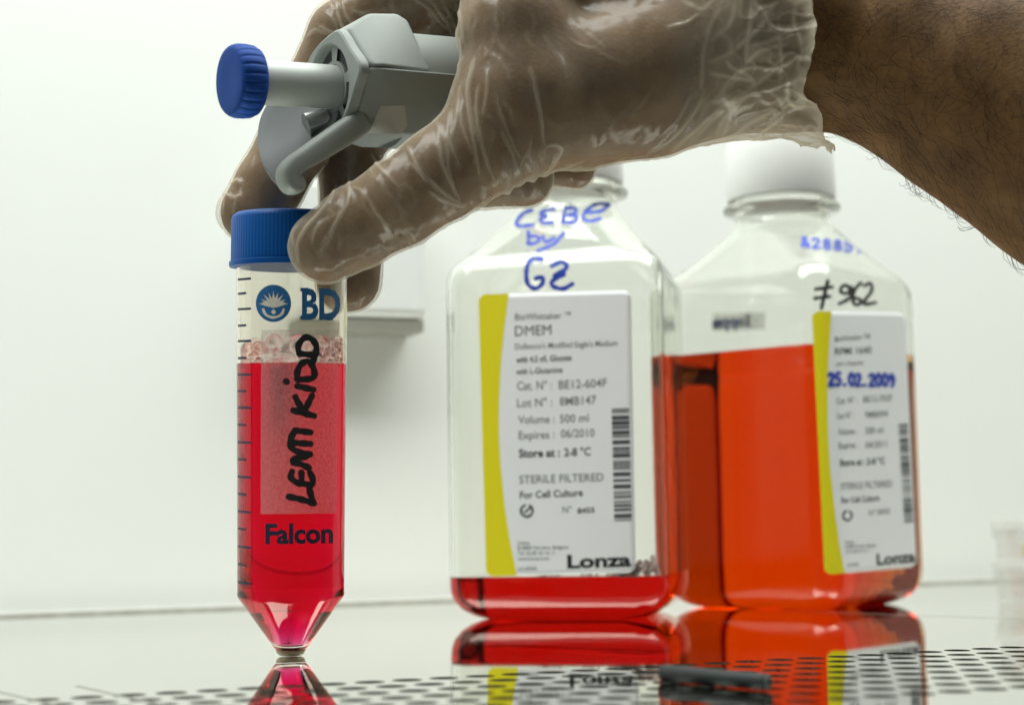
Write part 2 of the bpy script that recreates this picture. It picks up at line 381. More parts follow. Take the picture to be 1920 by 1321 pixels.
def stroke_geo(pl, wd, acc, step=4.0, smooth=True):
    pl = np.asarray(pl, float)
    if smooth and len(pl) > 2: pl = spline(pl, max(8, len(pl) * 7))
    ln = np.r_[0, np.cumsum(np.linalg.norm(np.diff(pl, axis=0), axis=1))]
    n = max(3, int(ln[-1] / step) + 1); t = np.linspace(0, ln[-1], n)
    c = np.stack([np.interp(t, ln, pl[:, k]) for k in (0, 1)], 1)
    tg = np.gradient(c, axis=0); tg /= np.linalg.norm(tg, axis=1)[:, None] + 1e-9
    nr = np.stack([-tg[:, 1], tg[:, 0]], 1)
    ws_ = np.full(n, wd / 2) * (1 + 0.12 * np.sin(np.arange(n) * 1.3 + len(acc[0])))
    b = len(acc[0])
    # round caps
    for (p, tgv, sgn) in ((c[0], -tg[0], 0), (c[-1], tg[-1], 1)):
        k0 = len(acc[0]); acc[0].append(p)
        for k in range(9):
            an = math.pi * k / 8 - math.pi / 2; nv = np.array([-tgv[1], tgv[0]])
            acc[0].append(p + wd / 2 * (math.cos(an) * tgv + math.sin(an) * nv))
        for k in range(8): acc[1].append((k0, k0 + 1 + k, k0 + 2 + k))
    b = len(acc[0])
    for k in range(n): acc[0].extend([c[k] - nr[k] * ws_[k], c[k] + nr[k] * ws_[k]])
    for k in range(n - 1): acc[1].append((b + 2 * k, b + 2 * k + 1, b + 2 * k + 3, b + 2 * k + 2))
def strokes(name, bvh, lines, wd, mat, parent, off=.08, far=False, conv=None, smooth=True):
    acc = ([], [])
    for pl in lines:
        if conv: pl = [(conv[0] + x / conv[2], conv[1] + y / conv[2]) for x, y in pl]
        stroke_geo(pl, wd, acc, smooth=smooth)
    return lay_mesh(name, bvh, acc[0], acc[1], mat, parent, off, far)
_tcache = {}
def text_geo(s, bold=0.0):
    if (s, bold) in _tcache: return _tcache[(s, bold)]
    cu = bpy.data.curves.new('lettering', 'FONT'); cu.body = s; cu.size = 1; cu.fill_mode = 'FRONT'; cu.resolution_u = 3; cu.offset = bold
    o = bpy.data.objects.new('lettering', cu); C.objects.link(o)
    bpy.context.view_layer.update()
    me = bpy.data.meshes.new_from_object(o.evaluated_get(bpy.context.evaluated_depsgraph_get()))
    bm = bmesh.new(); bm.from_mesh(me); bmesh.ops.triangulate(bm, faces=bm.faces)
    bmesh.ops.subdivide_edges(bm, edges=[e for e in bm.edges if e.calc_length() > .25], cuts=1)
    bmesh.ops.triangulate(bm, faces=bm.faces)
    v = np.array([x.co[:2] for x in bm.verts]); f_ = [[q.index for q in p.verts] for p in bm.faces]; bm.free()
    bpy.data.objects.remove(o); bpy.data.curves.remove(cu); bpy.data.meshes.remove(me)
    _tcache[(s, bold)] = (v, f_); return v, f_
def print_geo(s, p0, p1, h, acc, upv, bold=0.0, mirror=False):
    """text from pixel p0 to p1 along its baseline, capitals h pixels tall"""
    v, f_ = text_geo(s, bold); x0, x1 = v[:, 0].min(), v[:, 0].max()
    t = (v[:, 0] - x0) / (x1 - x0)
    if mirror: t = 1 - t
    p0 = np.asarray(p0, float); p1 = np.asarray(p1, float)
    q = p0 + t[:, None] * (p1 - p0) + np.outer(v[:, 1] / .70 * h, upv)
    b = len(acc[0]); acc[0].extend(list(q)); acc[1].extend([tuple(i + b for i in ff) for ff in f_])
def poly_geo(pl, acc, cuts=1):
    b = len(acc[0]); acc[0].extend([np.asarray(p, float) for p in pl]); acc[1].append(tuple(range(b, b + len(pl))))
def grid_geo(c00, c10, c11, c01, nu, nv, acc):
    c00, c10, c11, c01 = [np.asarray(c, float) for c in (c00, c10, c11, c01)]; b = len(acc[0])
    for j in range(nv + 1):
        for i in range(nu + 1):
            s, t = i / nu, j / nv; acc[0].append((c00 * (1 - s) + c10 * s) * (1 - t) + (c01 * (1 - s) + c11 * s) * t)
    for j in range(nv):
        for i in range(nu):
            a = b + j * (nu + 1) + i; acc[1].append((a, a + 1, a + nu + 2, a + nu + 1))
GLY = {'0': [[(.5, 1), (.1, .7), (.1, .3), (.5, 0), (.9, .3), (.9, .7), (.5, 1)]], '1': [[(.2, .8), (.5, 1), (.5, 0)]],
       '2': [[(.1, .8), (.5, 1), (.85, .75), (.5, .35), (.1, 0)], [(.1, 0), (.9, .03)]], '3': [[(.1, .9), (.6, 1), (.8, .75), (.4, .55), (.85, .3), (.6, 0), (.1, .08)]],
       '5': [[(.85, 1), (.25, .97), (.2, .55), (.7, .6), (.85, .25), (.5, 0), (.1, .08)]], '7': [[(.1, .95), (.9, 1), (.4, 0)]],
       '8': [[(.5, .52), (.15, .78), (.5, 1), (.85, .78), (.5, .52), (.1, .22), (.5, 0), (.9, .22), (.5, .52)]],
       '9': [[(.85, .7), (.5, 1), (.12, .72), (.5, .5), (.85, .75), (.75, .3), (.45, 0)]], '.': [[(.3, .06), (.45, .06)]],
       '6': [[(.8, 1), (.3, .7), (.1, .3), (.5, 0), (.85, .25), (.5, .45), (.15, .25)]], '&': [[(.9, 0), (.2, .75), (.45, 1), (.65, .75), (.1, .25), (.4, 0), (.85, .4)]],
       's': [[(.8, .85), (.45, 1), (.2, .75), (.7, .35), (.5, 0), (.1, .1)]], 'o': [[(.5, .7), (.1, .35), (.5, 0), (.9, .35), (.5, .7)]],
       'p': [[(.15, .7), (.15, -.3)], [(.15, .6), (.6, .7), (.85, .35), (.5, 0), (.15, .1)]], 'm': [[(.05, 0), (.1, .7)], [(.1, .5), (.35, .7), (.5, .5), (.5, 0)], [(.5, .5), (.75, .7), (.95, .5), (.95, 0)]]}
def hand_lines(s, p0, p1, h, upv, mirror=False):
    p0 = np.asarray(p0, float); p1 = np.asarray(p1, float); n = len(s); out = []
    for k, ch in enumerate(s):
        for ln in GLY.get(ch, []):
            q = []
            for x, y in ln:
                t = (k + .08 + .84 * x) / n
                if mirror: t = 1 - t
                q.append(p0 + (p1 - p0) * t + upv * y * h)
            out.append(q)
    return out
# ---------------------------------------------------------------- bottles
def rsq(half, r, n=24):                          # rounded square, counter-clockwise, 4*n points
    r = min(r, half); out = []
    for q in range(4):
        cx, cy_ = [(1, 1), (-1, 1), (-1, -1), (1, -1)][q]; c = np.array([cx, cy_]) * (half - r)
        for k in range(n):
            a = math.pi / 2 * (q + k / (n - 1)); out.append(c + r * np.array([math.cos(a), math.sin(a)]))
    return np.array(out)
BW, BR = 38.0, 9.0
PROF = [(0.8, 10, 8), (0.0, 22, 9), (0.0, 27, 9), (.5, 29.3, 9), (1.6, 32, 9), (3.6, 34.8, 9), (6.5, 36.9, 9), (9.5, 37.8, 9), (12.5, BW, BR), (40, BW, BR), (80, BW, BR), (112, BW, BR),
        (117.5, 37.9, 9.2), (121, 37.2, 9.8), (124, 35.6, 11), (127, 32.9, 13), (131, 29.5, 15), (137, 24.6, 17), (142, 20.6, 17.6), (145, 18.8, 18.2), (147, 18.3, 18.3), (149.5, 18.3, 18.3),
        (150.3, 19.5, 19.5), (150.8, 22.3, 22.3), (151.8, 22.7, 22.7), (152.8, 22.3, 22.3), (153.3, 19.5, 19.5), (154, 18.3, 18.3), (174, 18.3, 18.3)]
def prof_at(z, inner):
    zs = [p[0] for p in PROF[2:]]; hh = [p[1] for p in PROF[2:]]; rr = [p[2] for p in PROF[2:]]
    return float(np.interp(z, zs, hh)), float(np.interp(z, zs, rr))
def bottle(cx, cyy, yaw, level, liq, label, lab_d):
    org = np.array([cx, cyy, 0.0]); t = thing('media_bottle', org, label, 'bottle', 'square media bottles on the steel surface')
    ca, sa = math.cos(yaw), math.sin(yaw); Rm = np.array([[ca, -sa], [sa, ca]])
    def ring(z, h, r): q = rsq(h, r) @ Rm.T; return np.c_[q + org[:2], np.full(len(q), z + .05)]
    outer = [ring(*p) for p in PROF]
    T = 1.3; inn = []
    for z, h, r in [(1.9, 8, 7), (1.5, 20, 9), (1.5, 25.5, 8.5), (2.1, 28.6, 8), (3.2, 31, 8), (5, 33.4, 8), (7.6, 35.5, 8), (10.2, 36.4, 8), (13, BW - T, BR - T)]: inn.append((z, h, r))
    zz = [z for z in (16, 25, 40, 60, 80, 95, 105, 112)]
    for z in zz: inn.append((z, BW - T, BR - T))
    inn += [(117, 36.5, 8.2), (120.4, 35.8, 8.8), (123.2, 34.2, 10), (126, 31.6, 12), (130, 28.2, 14), (136, 23.4, 16), (141, 19.6, 17), (144.5, 17.3, 17.0), (147, 16.8, 16.8), (174, 16.8, 16.8)]
    below = [p for p in inn if p[0] < level - .4]; above = [p for p in inn if p[0] > level + .4]
    zi = [p[0] for p in inn[2:]]; hl, rl = np.interp(level, zi, [p[1] for p in inn[2:]]), np.interp(level, zi, [p[2] for p in inn[2:]])
    lv = (level, float(hl), float(rl))
    ri = [ring(*p) for p in [lv] + above]
    v1, f1 = rings(outer, (True, False)); n0 = len(outer[0])
    v2, f2 = rings(ri, (False, False)); b = len(v1)
    f = f1 + [tuple(i + b for i in q[::-1]) for q in f2]
    to, ti = len(v1) - n0, b + len(v2) - n0
    f += [(to + i, to + (i + 1) % n0, ti + (i + 1) % n0, ti + i) for i in range(n0)]
    wall = mk('bottle_wall', np.concatenate([v1, v2]), f, M['pet'], t)
    bm = bmesh.new(); bm.from_mesh(wall.data); bmesh.ops.remove_doubles(bm, verts=bm.verts, dist=1e-7); bm.to_mesh(wall.data); bm.free()
    # liquid: shares the inner wall; the attribute tells plastic-side faces from the open surface
    rl_ = [ring(*p) for p in below + [lv]]
    v, f = rings(rl_, (True, True)); ior = [1.33 / 1.5] * len(f); ior[-1] = 1.33
    lq = mk('liquid', v, f, liq, t, smooth=True, attrs={'ior': ('FACE', ior)})
    for p in lq.data.polygons:
        if p.index == len(f) - 1: p.use_smooth = False
    bvh = BVHTree.FromPolygons([Vector(x) for x in v1], f1)
    # screw cap
    pr = [(155.2, 19.6), (155.2, 20.7), (155.8, 21.0), (176.5, 20.7), (178.6, 20.0), (179.6, 18.0), (179.6, 0.5)]
    v, f = lathe(org, (0, 0, 1), pr, 96, (True, True))
    cp = mk('screw_cap', v, f, M['capwhite'], t); sharp(cp, 40)
    return t, bvh, org
YA = R(-12)
b1, bv1, og1 = bottle(20.8, 597, -R(12), 14.8, M['liq_red'], 'square clear bottle nearly empty with shallow red liquid and blue CEBE by Gz writing', 0)
b2, bv2, og2 = bottle(105.6, 634, R(50), 94.5, M['liq_orange'], 'square clear bottle mostly full of orange liquid with black #962 writing', 0)
b1['volume_state'] = 'low'; del b1['volume_state']
def label_on(t, bvh, TL, TR, BR_, BL, curve, Y):
    """paper label: slab of grid quads on the bottle face; the yellow band is a sub-part"""
    TL, TR, BR_, BL = [np.asarray(p, float) for p in (TL, TR, BR_, BL)]
    def bil(s, q): return (TL * (1 - s) + TR * s) * (1 - q) + (BL * (1 - s) + BR_ * s) * q
    ht = np.linalg.norm(BL - TL); wt = np.linalg.norm(TR - TL)
    rc = 10.0
    acc = ([], []); nv, nu = 60, 24
    for j in range(nv + 1):
        q = j / nv; e = min(q, 1 - q) * ht; ins = rc - math.sqrt(max(0, rc * rc - (rc - min(e, rc)) ** 2)) if e < rc else 0
        for i in range(nu + 1):
            s = i / nu; s = ins / wt + s * (1 - 2 * ins / wt); acc[0].append(bil(s, q))
    for j in range(nv):
        for i in range(nu):
            a = j * (nu + 1) + i; acc[1].append((a, a + 1, a + nu + 2, a + nu + 1))
    lab = lay_mesh('label', bvh, acc[0], acc[1], M['label'], t, .12)
    so = lab.modifiers.new('thick', 'SOLIDIFY'); so.thickness = .08 * MM; so.offset = 0
    ya = ([], [])
    for j in range(nv + 1):
        q = j / nv; e = min(q, 1 - q) * ht; ins = rc - math.sqrt(max(0, rc * rc - (rc - min(e, rc)) ** 2)) if e < rc else 0
        wq = float(np.interp(q, [c[0] for c in curve], [c[1] for c in curve]))
        for i in range(9):
            s = ins / wt + (wq - ins / wt) * i / 8; ya[0].append(bil(s, q))
    for j in range(nv):
        for i in range(8):
            a = j * 9 + i; ya[1].append((a, a + 1, a + 10, a + 9))
    lay_mesh('yellow_band', bvh, ya[0], ya[1], M['yellow'], lab, .20)
    return lab
CURVE1 = [(0, .20), (.12, .165), (.25, .135), (.4, .115), (.5, .11), (.6, .115), (.75, .135), (.88, .165), (1, .205)]
lab1 = label_on(b1, bv1, (897, 552), (1183, 544), (1192, 1072), (912, 1080), CURVE1, 559)
uv1 = upvec(1050, 800, 559)
acc = ([], [])
for s, p0, p1, h, bo in [('DMEM', (966, 630), (1034, 627), 19, 0), ('with 4.5 g/L Glucose', (968, 680), (1072, 675), 11, .02), ('with L-Glutamine', (968, 702), (1055, 698), 11, .012),
                         ('Store at :', (973, 857), (1050, 855), 15, .03), ('2-8 °C', (1058, 855), (1108, 853), 15, .02), ('For Cell Culture', (975, 934), (1093, 929), 13, .02), ('8455', (1083, 962), (1115, 960), 10, .02)]:
    acc = ([], []); print_geo(s, p0, p1, h, acc, uv1, bo); lay_mesh('bold_print', bv1, acc[0], acc[1], M['txt'], lab1, .24)
poly = [(988 + 11 * math.cos(a), 957 + 11 * math.sin(a)) for a in np.linspace(R(-60), R(250), 20)]
acc = ([], []); stroke_geo(poly, 4.5, acc); stroke_geo([(984, 960), (996, 950)], 3.5, acc); lay_mesh('round_mark', bv1, acc[0], acc[1], M['txt'], lab1, .24)
acc = ([], [])
for s, p0, p1, h in [('BioWhittaker', (966, 600), (1053, 597), 12), ('TM', (1058, 591), (1070, 590), 6), ("Dulbecco's Modified Eagle's Medium", (966, 655), (1158, 648), 11), ('Cat. N° :', (970, 731), (1035, 729), 16), ('BE12-604F', (1048, 729), (1138, 725), 16),
                     ('Lot N° :', (970, 763), (1036, 761), 16), ('8MB147', (1050, 760), (1118, 757), 16), ('Volume :', (972, 794), (1040, 792), 15), ('500 ml', (1050, 792), (1104, 790), 15),
                     ('Expires :', (973, 823), (1040, 821), 15), ('06/2010', (1052, 820), (1115, 818), 15), ('STERILE FILTERED', (974, 906), (1132, 901), 15), ('N°', (1055, 961), (1072, 960), 12),
                     ('Lonza', (971, 1020), (993, 1020), 7), ('B-4800 Verviers, Belgium', (971, 1030), (1066, 1028), 7), ('Tel. 32-87-32 16 11', (971, 1040), (1040, 1039), 7), ('www.lonza.com', (971, 1050), (1030, 1049), 7), ('LA-00502', (972, 1069), (1007, 1068), 7)]:
    print_geo(s, p0, p1, h, acc, uv1, .006)
lay_mesh('fine_print', bv1, acc[0], acc[1], M['txtl'], lab1, .24)
acc = ([], []); print_geo('Lonza', (1064, 1064), (1184, 1060), 24, acc, uv1, .035); lay_mesh('maker_print', bv1, acc[0], acc[1], M['black'], lab1, .24)
def barcode(bvh, x0, x1, y0, y1, dx, lab, slope, mat, seed):
    rg = random.Random(seed); acc = ([], []); y = y0
    while y < y1:
        h = rg.choice([2, 3, 3, 5, 8]); h = min(h, y1 - y); k = (y - y0) / (y1 - y0) * dx
        grid_geo((x0 + k, y), (x1 + k, y + slope), (x1 + k, y + h + slope), (x0 + k, y + h), 2, 1, acc); y += h + rg.choice([2, 2, 3, 5])
    lay_mesh('barcode', bvh, acc[0], acc[1], mat, lab, .24)
barcode(bv1, 1147, 1180, 766, 976, 5, lab1, -1, M['txt'], 3)
cv7 = (820, 330, 3.388)
strokes('handwriting', bv1, [[(600, 218), (545, 240), (503, 290), (510, 316), (550, 318), (605, 312)], [(740, 213), (680, 222), (652, 245), (700, 256), (652, 275), (678, 300), (732, 294)],
        [(815, 205), (795, 292)], [(815, 208), (872, 205), (880, 232), (830, 248)], [(830, 248), (888, 262), (862, 294), (797, 296)], [(1092, 182), (1010, 180), (945, 222), (928, 268), (970, 288), (1035, 270)], [(945, 232), (1035, 225), (1092, 184)],
        [(578, 355), (582, 430)], [(582, 385), (635, 385), (645, 412), (605, 432), (572, 428)], [(668, 385), (690, 420), (742, 395)], [(802, 365), (740, 432), (640, 475)]], 7.0, M['blueink'], b1, .1, conv=cv7)
strokes('handwriting', bv1, [[(665, 528), (600, 530), (568, 590), (573, 680), (620, 715), (662, 690), (672, 645), (625, 650)], [(728, 572), (790, 547), (822, 582), (745, 632)], [(745, 632), (815, 618), (728, 668), (740, 702), (800, 716), (858, 685)]], 8.5, M['blueink'], b1, .1, conv=cv7)
# second bottle
CURVE2 = [(0, .21), (.12, .17), (.25, .135), (.4, .115), (.5, .11), (.6, .115), (.75, .14), (.88, .17), (1, .215)]
lab2 = label_on(b2, bv2, (1522, 583), (1696, 586), (1718, 1062), (1546, 1077), CURVE2, 610)
uv2 = upvec(1630, 800, 610)
acc = ([], [])
for s, p0, p1, h, bo in [('RPMI 1640', (1565, 665), (1633, 662), 13, .012), ('Store at : 2-8 °C', (1574, 873), (1658, 869), 12, .03), ('For Cell Culture', (1577, 943), (1648, 938), 11, .02)]:
    acc = ([], []); print_geo(s, p0, p1, h, acc, uv2, bo); lay_mesh('bold_print', bv2, acc[0], acc[1], M['txt'], lab2, .24)
acc = ([], []); stroke_geo([(1588 + 8 * math.cos(a), 966 + 9 * math.sin(a)) for a in np.linspace(R(-60), R(250), 16)], 4, acc); lay_mesh('round_mark', bv2, acc[0], acc[1], M['txt'], lab2, .24)
acc = ([], [])
for s, p0, p1, h in [('BioWhittaker TM', (1565, 640), (1630, 634), 9), ('with L-Glutamine', (1566, 686), (1618, 683), 8), ('Cat. N° :', (1568, 757), (1606, 755), 12), ('BE12-702F', (1618, 754), (1672, 751), 12), ('Lot N° :', (1570, 785), (1600, 783), 12), ('9MB094', (1621, 783), (1664, 781), 12),
                     ('Volume :', (1571, 815), (1606, 813), 12), ('500 ml', (1622, 813), (1655, 811), 12), ('Expires :', (1572, 841), (1608, 839), 12), ('04/2011', (1622, 840), (1662, 837), 12), ('STERILE FILTERED', (1576, 917), (1672, 912), 12), ('N° 8455', (1628, 966), (1668, 962), 10),
                     ('Lonza', (1584, 1018), (1600, 1018), 6), ('B-4800 Verviers, Belgium', (1585, 1027), (1642, 1024), 6), ('Tel. 32-87-32 16 11', (1585, 1036), (1628, 1034), 6), ('LA-00502', (1588, 1061), (1610, 1060), 6)]:
    print_geo(s, p0, p1, h, acc, uv2, .008)
lay_mesh('fine_print', bv2, acc[0], acc[1], M['txtl'], lab2, .24)
acc = ([], []); print_geo('Lonza', (1643, 1058), (1716, 1052), 20, acc, uv2, .035); lay_mesh('maker_print', bv2, acc[0], acc[1], M['black'], lab2, .24)
barcode(bv2, 1684, 1701, 795, 980, 11, lab2, -1, M['txt'], 9)
strokes('handwriting', bv2, hand_lines('25.02.2009', (1552, 722), (1678, 724), 23, uv2), 6.5, M['blueink'], lab2, .28)
cvb = (1180, 250, 3.2)
strokes('handwriting', bv2, [[(1190, 885), (1152, 1048)], [(1118, 935), (1215, 922)], [(1112, 990), (1200, 978)], [(1325, 925), (1285, 912), (1265, 945), (1305, 962), (1335, 920), (1322, 985), (1258, 1022)], [(1388, 898), (1350, 940), (1340, 1005), (1368, 1032), (1388, 1000), (1345, 985)], [(1408, 915), (1448, 900), (1450, 950), (1400, 1022), (1475, 1015)]], 7, M['black'], b2, .1, conv=cvb)
strokes('handwriting', bv2, hand_lines('&28857', (1500, 462), (1622, 474), 18, uv2), 5.5, M['blueink'], b2, .1)
acc = ([], []); grid_geo((1336, 587), (1436, 585), (1436, 619), (1336, 621), 8, 3, acc); tp = lay_mesh('tape_strip', bv2, acc[0], acc[1], M['tape'], b2, .1, far=True)
if tp: strokes('handwriting', bv2, hand_lines('soppm', (1336, 616), (1410, 612), 20, uv2, mirror=True), 6, M['blueink'], tp, .05, far=True)
# foam on the red liquid
def bubble(c, r, nu=10, nvv=7):
    v = [c + np.array([0, 0, r])]; f = []
    for j in range(1, nvv):
        for i in range(nu):
            a, b_ = math.pi * j / nvv, 2 * math.pi * i / nu; v.append(c + r * np.array([math.sin(a) * math.cos(b_), math.sin(a) * math.sin(b_), math.cos(a)]))
    v.append(c - np.array([0, 0, r])); e = len(v) - 1
    for i in range(nu):
        k = (i + 1) % nu; f.append((0, 1 + i, 1 + k)); f.append((e, e - nu + k, e - nu + i))
        for j in range(nvv - 2): f.append((1 + j * nu + i, 1 + (j + 1) * nu + i, 1 + (j + 1) * nu + k, 1 + j * nu + k))
    return np.array(v), f
mb = MB(); rg = random.Random(5); ca, sa = math.cos(-R(12)), math.sin(-R(12))
def loc1(x, y, z): return og1 + np.array([ca * x - sa * y, sa * x + ca * y, z])
for k in range(26): r = rg.uniform(.25, .8); mb.add(*bubble(loc1(rg.uniform(-8, 22), -36.4 + r, 15 + r * .4), r))
for k in range(150):
    q = rg.random(); r = rg.uniform(.3, 1.0); mb.add(*bubble(loc1(22 + q * 12, -36.4 + r if q < .6 else -34 + rg.uniform(0, 10), 15 + rg.uniform(0, 1.5 + 5 * q)), r))
fo = mb.mk('foam', M['foamw'], b1); fo['kind'] = 'stuff'
# ---------------------------------------------------------------- centrifuge tube
TL_ = R(4.0)
tip = G(545, 1228.5); TA = np.array([0.016, -math.sin(TL_), math.cos(TL_)]); TA /= np.linalg.norm(TA)
tb = thing('centrifuge_tube', tip, 'conical tube of red liquid with blue screw cap held upright on its tip', 'tube')
zs = tip + np.array([0, 0, .25])
OUT = [(1.6, 3.9), (2.2, 4.5), (14.6, 13.3), (15.3, 13.75), (15.8, 13.85), (17, 13.8), (40, 13.95), (70, 14.2), (99, 14.5), (101.5, 14.5), (112, 14.3)]
INN = [(3.4, 0.8), (3.6, 2.6), (4.2, 3.5), (15.2, 12.6), (16.6, 13.1), (40, 13.25), (70, 13.45), (99, 13.7), (112, 13.5)]
LV = 75.5
def tl(prof, n=96, ends=(True, True), mod=None): return lathe(zs, TA, prof, n, ends, mod, upv=(0, 1, 0))
def fixn(v, f):                                   # make the side normals point away from the axis
    q = f[len(f) // 2]; c = np.mean([v[i] for i in q], axis=0); nrm = np.cross(np.asarray(v[q[1]]) - v[q[0]], np.asarray(v[q[2]]) - v[q[0]])
    ax = zs + TA * ((c - zs) @ TA); return f if nrm @ (c - ax) > 0 else [g[::-1] for g in f]
v1, f1 = tl(OUT, ends=(True, False)); f1 = fixn(v1, f1)
rlv = float(np.interp(LV, [p[0] for p in INN], [p[1] for p in INN]))
v2, f2 = tl([(LV, rlv)] + [p for p in INN if p[0] > LV], ends=(False, False)); f2 = [g[::-1] for g in fixn(v2, f2)]
b = len(v1); n0 = 96
fr = [(b - n0 + i, b - n0 + (i + 1) % n0, b + len(v2) - n0 + (i + 1) % n0, b + len(v2) - n0 + i) for i in range(n0)]
tw = mk('tube_wall', np.concatenate([v1, v2]), f1 + [tuple(i + b for i in q) for q in f2] + fr, M['pp'], tb)
sharp(tw, 28)
bvt = BVHTree.FromPolygons([Vector(x) for x in v1], f1)
v, f = tl([p for p in INN if p[0] < LV] + [(LV, rlv)]); f = fixn(v, f); ior = [1.33 / 1.49] * len(f); ior[-1] = 1.33
sharp(mk('liquid', v, f, M['liq_tube'], tb, attrs={'ior': ('FACE', ior)}), 28)
v, f = tl([(0.0, 2.9), (.35, 3.5), (1.45, 3.95)], 64); mk('base_tip', v, fixn(v, f), M['tip'], tb)
# screw cap with fine grip ribs
cpz = 100.6
pr = [(cpz, 14.9), (cpz, 16.2), (cpz + .5, 16.35), (cpz + 1.3, 16.3), (cpz + 1.5, 15.85), (cpz + 12.4, 15.75), (cpz + 13.3, 15.4), (cpz + 13.9, 14.6), (cpz + 13.9, .5)]
v, f = tl(pr, 576, mod=lambda k, th, r: r + (.045 * np.sin(th * 96) if k in (4, 5) else 0)); sharp(mk('screw_cap', v, fixn(v, f), M['bluecap'], tb), 40)
# foam above the liquid
mb = MB(); rg = random.Random(11); _, sx, sy = frame_of(TA, (0, 1, 0))
for k in range(230):
    a = rg.uniform(0, 2 * math.pi); r = rg.choice([.25, .3, .35, .45, .6, .8, 1.1]); z = LV + rg.uniform(-.2, 4.6 + 1.6 * math.sin(a * 2 + 1)); q = 13.3 - r
    mb.add(*bubble(zs + TA * z + (sx * math.cos(a) + sy * math.sin(a)) * q, r, 12, 8))
for a, z, r in [(-1.9, 4.4, 2.9), (-1.3, 5.2, 2.2), (-.9, 3.6, 2.0), (-2.5, 4.8, 2.4), (.3, 4, 3), (1.4, 4, 3.4), (2.6, 3.6, 2.8)]:
    mb.add(*bubble(zs + TA * (LV + z) + (sx * math.cos(a) + sy * math.sin(a)) * (13.3 - r), r, 20, 14))
fo = mb.mk('foam', M['foam'], tb); fo['kind'] = 'stuff'
# print on the tube
uvt = np.array([0, -1.0])
acc = ([], []); grid_geo((490, 619), (634, 617), (630, 962), (489, 963), 24, 40, acc); pat = lay_mesh('write_on_patch', bvt, acc[0], acc[1], M['frost'], tb, .07)
cv5 = (400, 560, 3.303)
strokes('handwriting', bvt, [[(468, 1224), (540, 1240), (622, 1265)], [(618, 1262), (606, 1225), (594, 1178)], [(487, 1070), (480, 1105), (520, 1137), (570, 1146), (612, 1150), (614, 1112), (598, 1078)], [(545, 1074), (547, 1138)],
        [(590, 1045), (530, 1018), (487, 1012), (505, 990), (560, 978), (598, 962)], [(598, 962), (520, 945), (478, 910), (482, 860), (505, 815)], [(490, 890), (600, 897)], [(505, 815), (600, 826)],
        [(495, 690), (622, 724)], [(563, 700), (530, 650), (508, 608)], [(563, 700), (585, 650), (610, 600)], [(520, 540), (618, 562)], [(450, 510), (455, 514)],
        [(522, 500), (615, 490), (622, 440), (592, 388), (548, 400), (522, 445), (518, 492)], [(532, 338), (526, 290), (562, 242), (605, 246), (636, 292), (630, 350), (615, 390)], [(532, 338), (612, 348)]], 12, M['black'], pat, .12, conv=cv5)
acc = ([], []); print_geo('BD', (566, 597), (638, 597), 55, acc, uvt, .035)
for x0, x1, y in ((563, 578, 543), (563, 578, 595), (612, 624, 547), (612, 624, 597)): grid_geo((x0, y - 3.5), (x1, y - 3.5), (x1, y + 3.5), (x0, y + 3.5), 2, 1, acc)
lay_mesh('letter_print', bvt, acc[0], acc[1], M['blueprint'], tb, .07)
acc = ([], []); c = np.array([513, 568.5]); b = 0; acc[0].append(c)
for q in (12, 23, 33.0):
    for i in range(40): acc[0].append(c + q * np.array([math.cos(i * math.pi / 20), 1.06 * math.sin(i * math.pi / 20)]))
for i in range(40):
    k = (i + 1) % 40; acc[1].append((0, 1 + i, 1 + k)); acc[1].append((1 + i, 41 + i, 41 + k, 1 + k)); acc[1].append((41 + i, 81 + i, 81 + k, 41 + k))
em = lay_mesh('emblem_print', bvt, acc[0], acc[1], M['blueprint'], tb, .07)
acc = ([], [])
sunc = np.array([513, 573.0])
for k, an in enumerate(np.linspace(R(188), R(352), 9)):
    d_ = np.array([math.cos(an), math.sin(an)]); n_ = np.array([-d_[1], d_[0]]); ln = 28 if k % 2 == 0 else 26
    b = len(acc[0]); acc[0].extend([sunc + n_ * 4.2, sunc - n_ * 4.2, sunc + d_ * ln * .5 - n_ * 2.6, sunc + d_ * ln * .5 + n_ * 2.6, sunc + d_ * ln]); acc[1].extend([(b, b + 1, b + 2, b + 3), (b + 3, b + 2, b + 4)])
b = len(acc[0]); acc[0].extend([np.array(p, float) for p in ((490, 567), (513, 562), (536, 567), (524, 573), (513, 577), (502, 573))]); acc[1].append((b, b + 1, b + 2, b + 3, b + 4, b + 5))
lay_mesh('sunburst_print', bvt, acc[0], acc[1], M['cream'], em, .12)
acc = ([], []); stroke_geo([(494, 580), (499, 590), (513, 595), (527, 590), (532, 580)], 5, acc); stroke_geo([(513, 584), (513.5, 585)], 8, acc); lay_mesh('crescent_print', bvt, acc[0], acc[1], M['cream'], em, .12)
acc = ([], []); print_geo('Falcon', (498, 1018), (624, 1016), 36, acc, uvt, .035); lay_mesh('letter_print', bvt, acc[0], acc[1], M['darkprint'], tb, .07)
acc = ([], []); ys = [523, 550, 579, 610, 639, 671, 702, 733, 764, 796, 829, 861, 894, 926, 959, 991, 1025, 1058, 1092]
for k, y in enumerate(ys):
    sl = (y - 720) / 3300.0 * 1.25; x1 = 471 if k % 2 == 0 else 462
    grid_geo((446.5, y - sl * 12 - 2.2), (x1, y + sl * 12 - 2.2), (x1, y + sl * 12 + 2.2), (446.5, y - sl * 12 + 2.2), 5, 1, acc)
lay_mesh('graduation_scale', bvt, acc[0], acc[1], M['darkprint'], tb, .07)
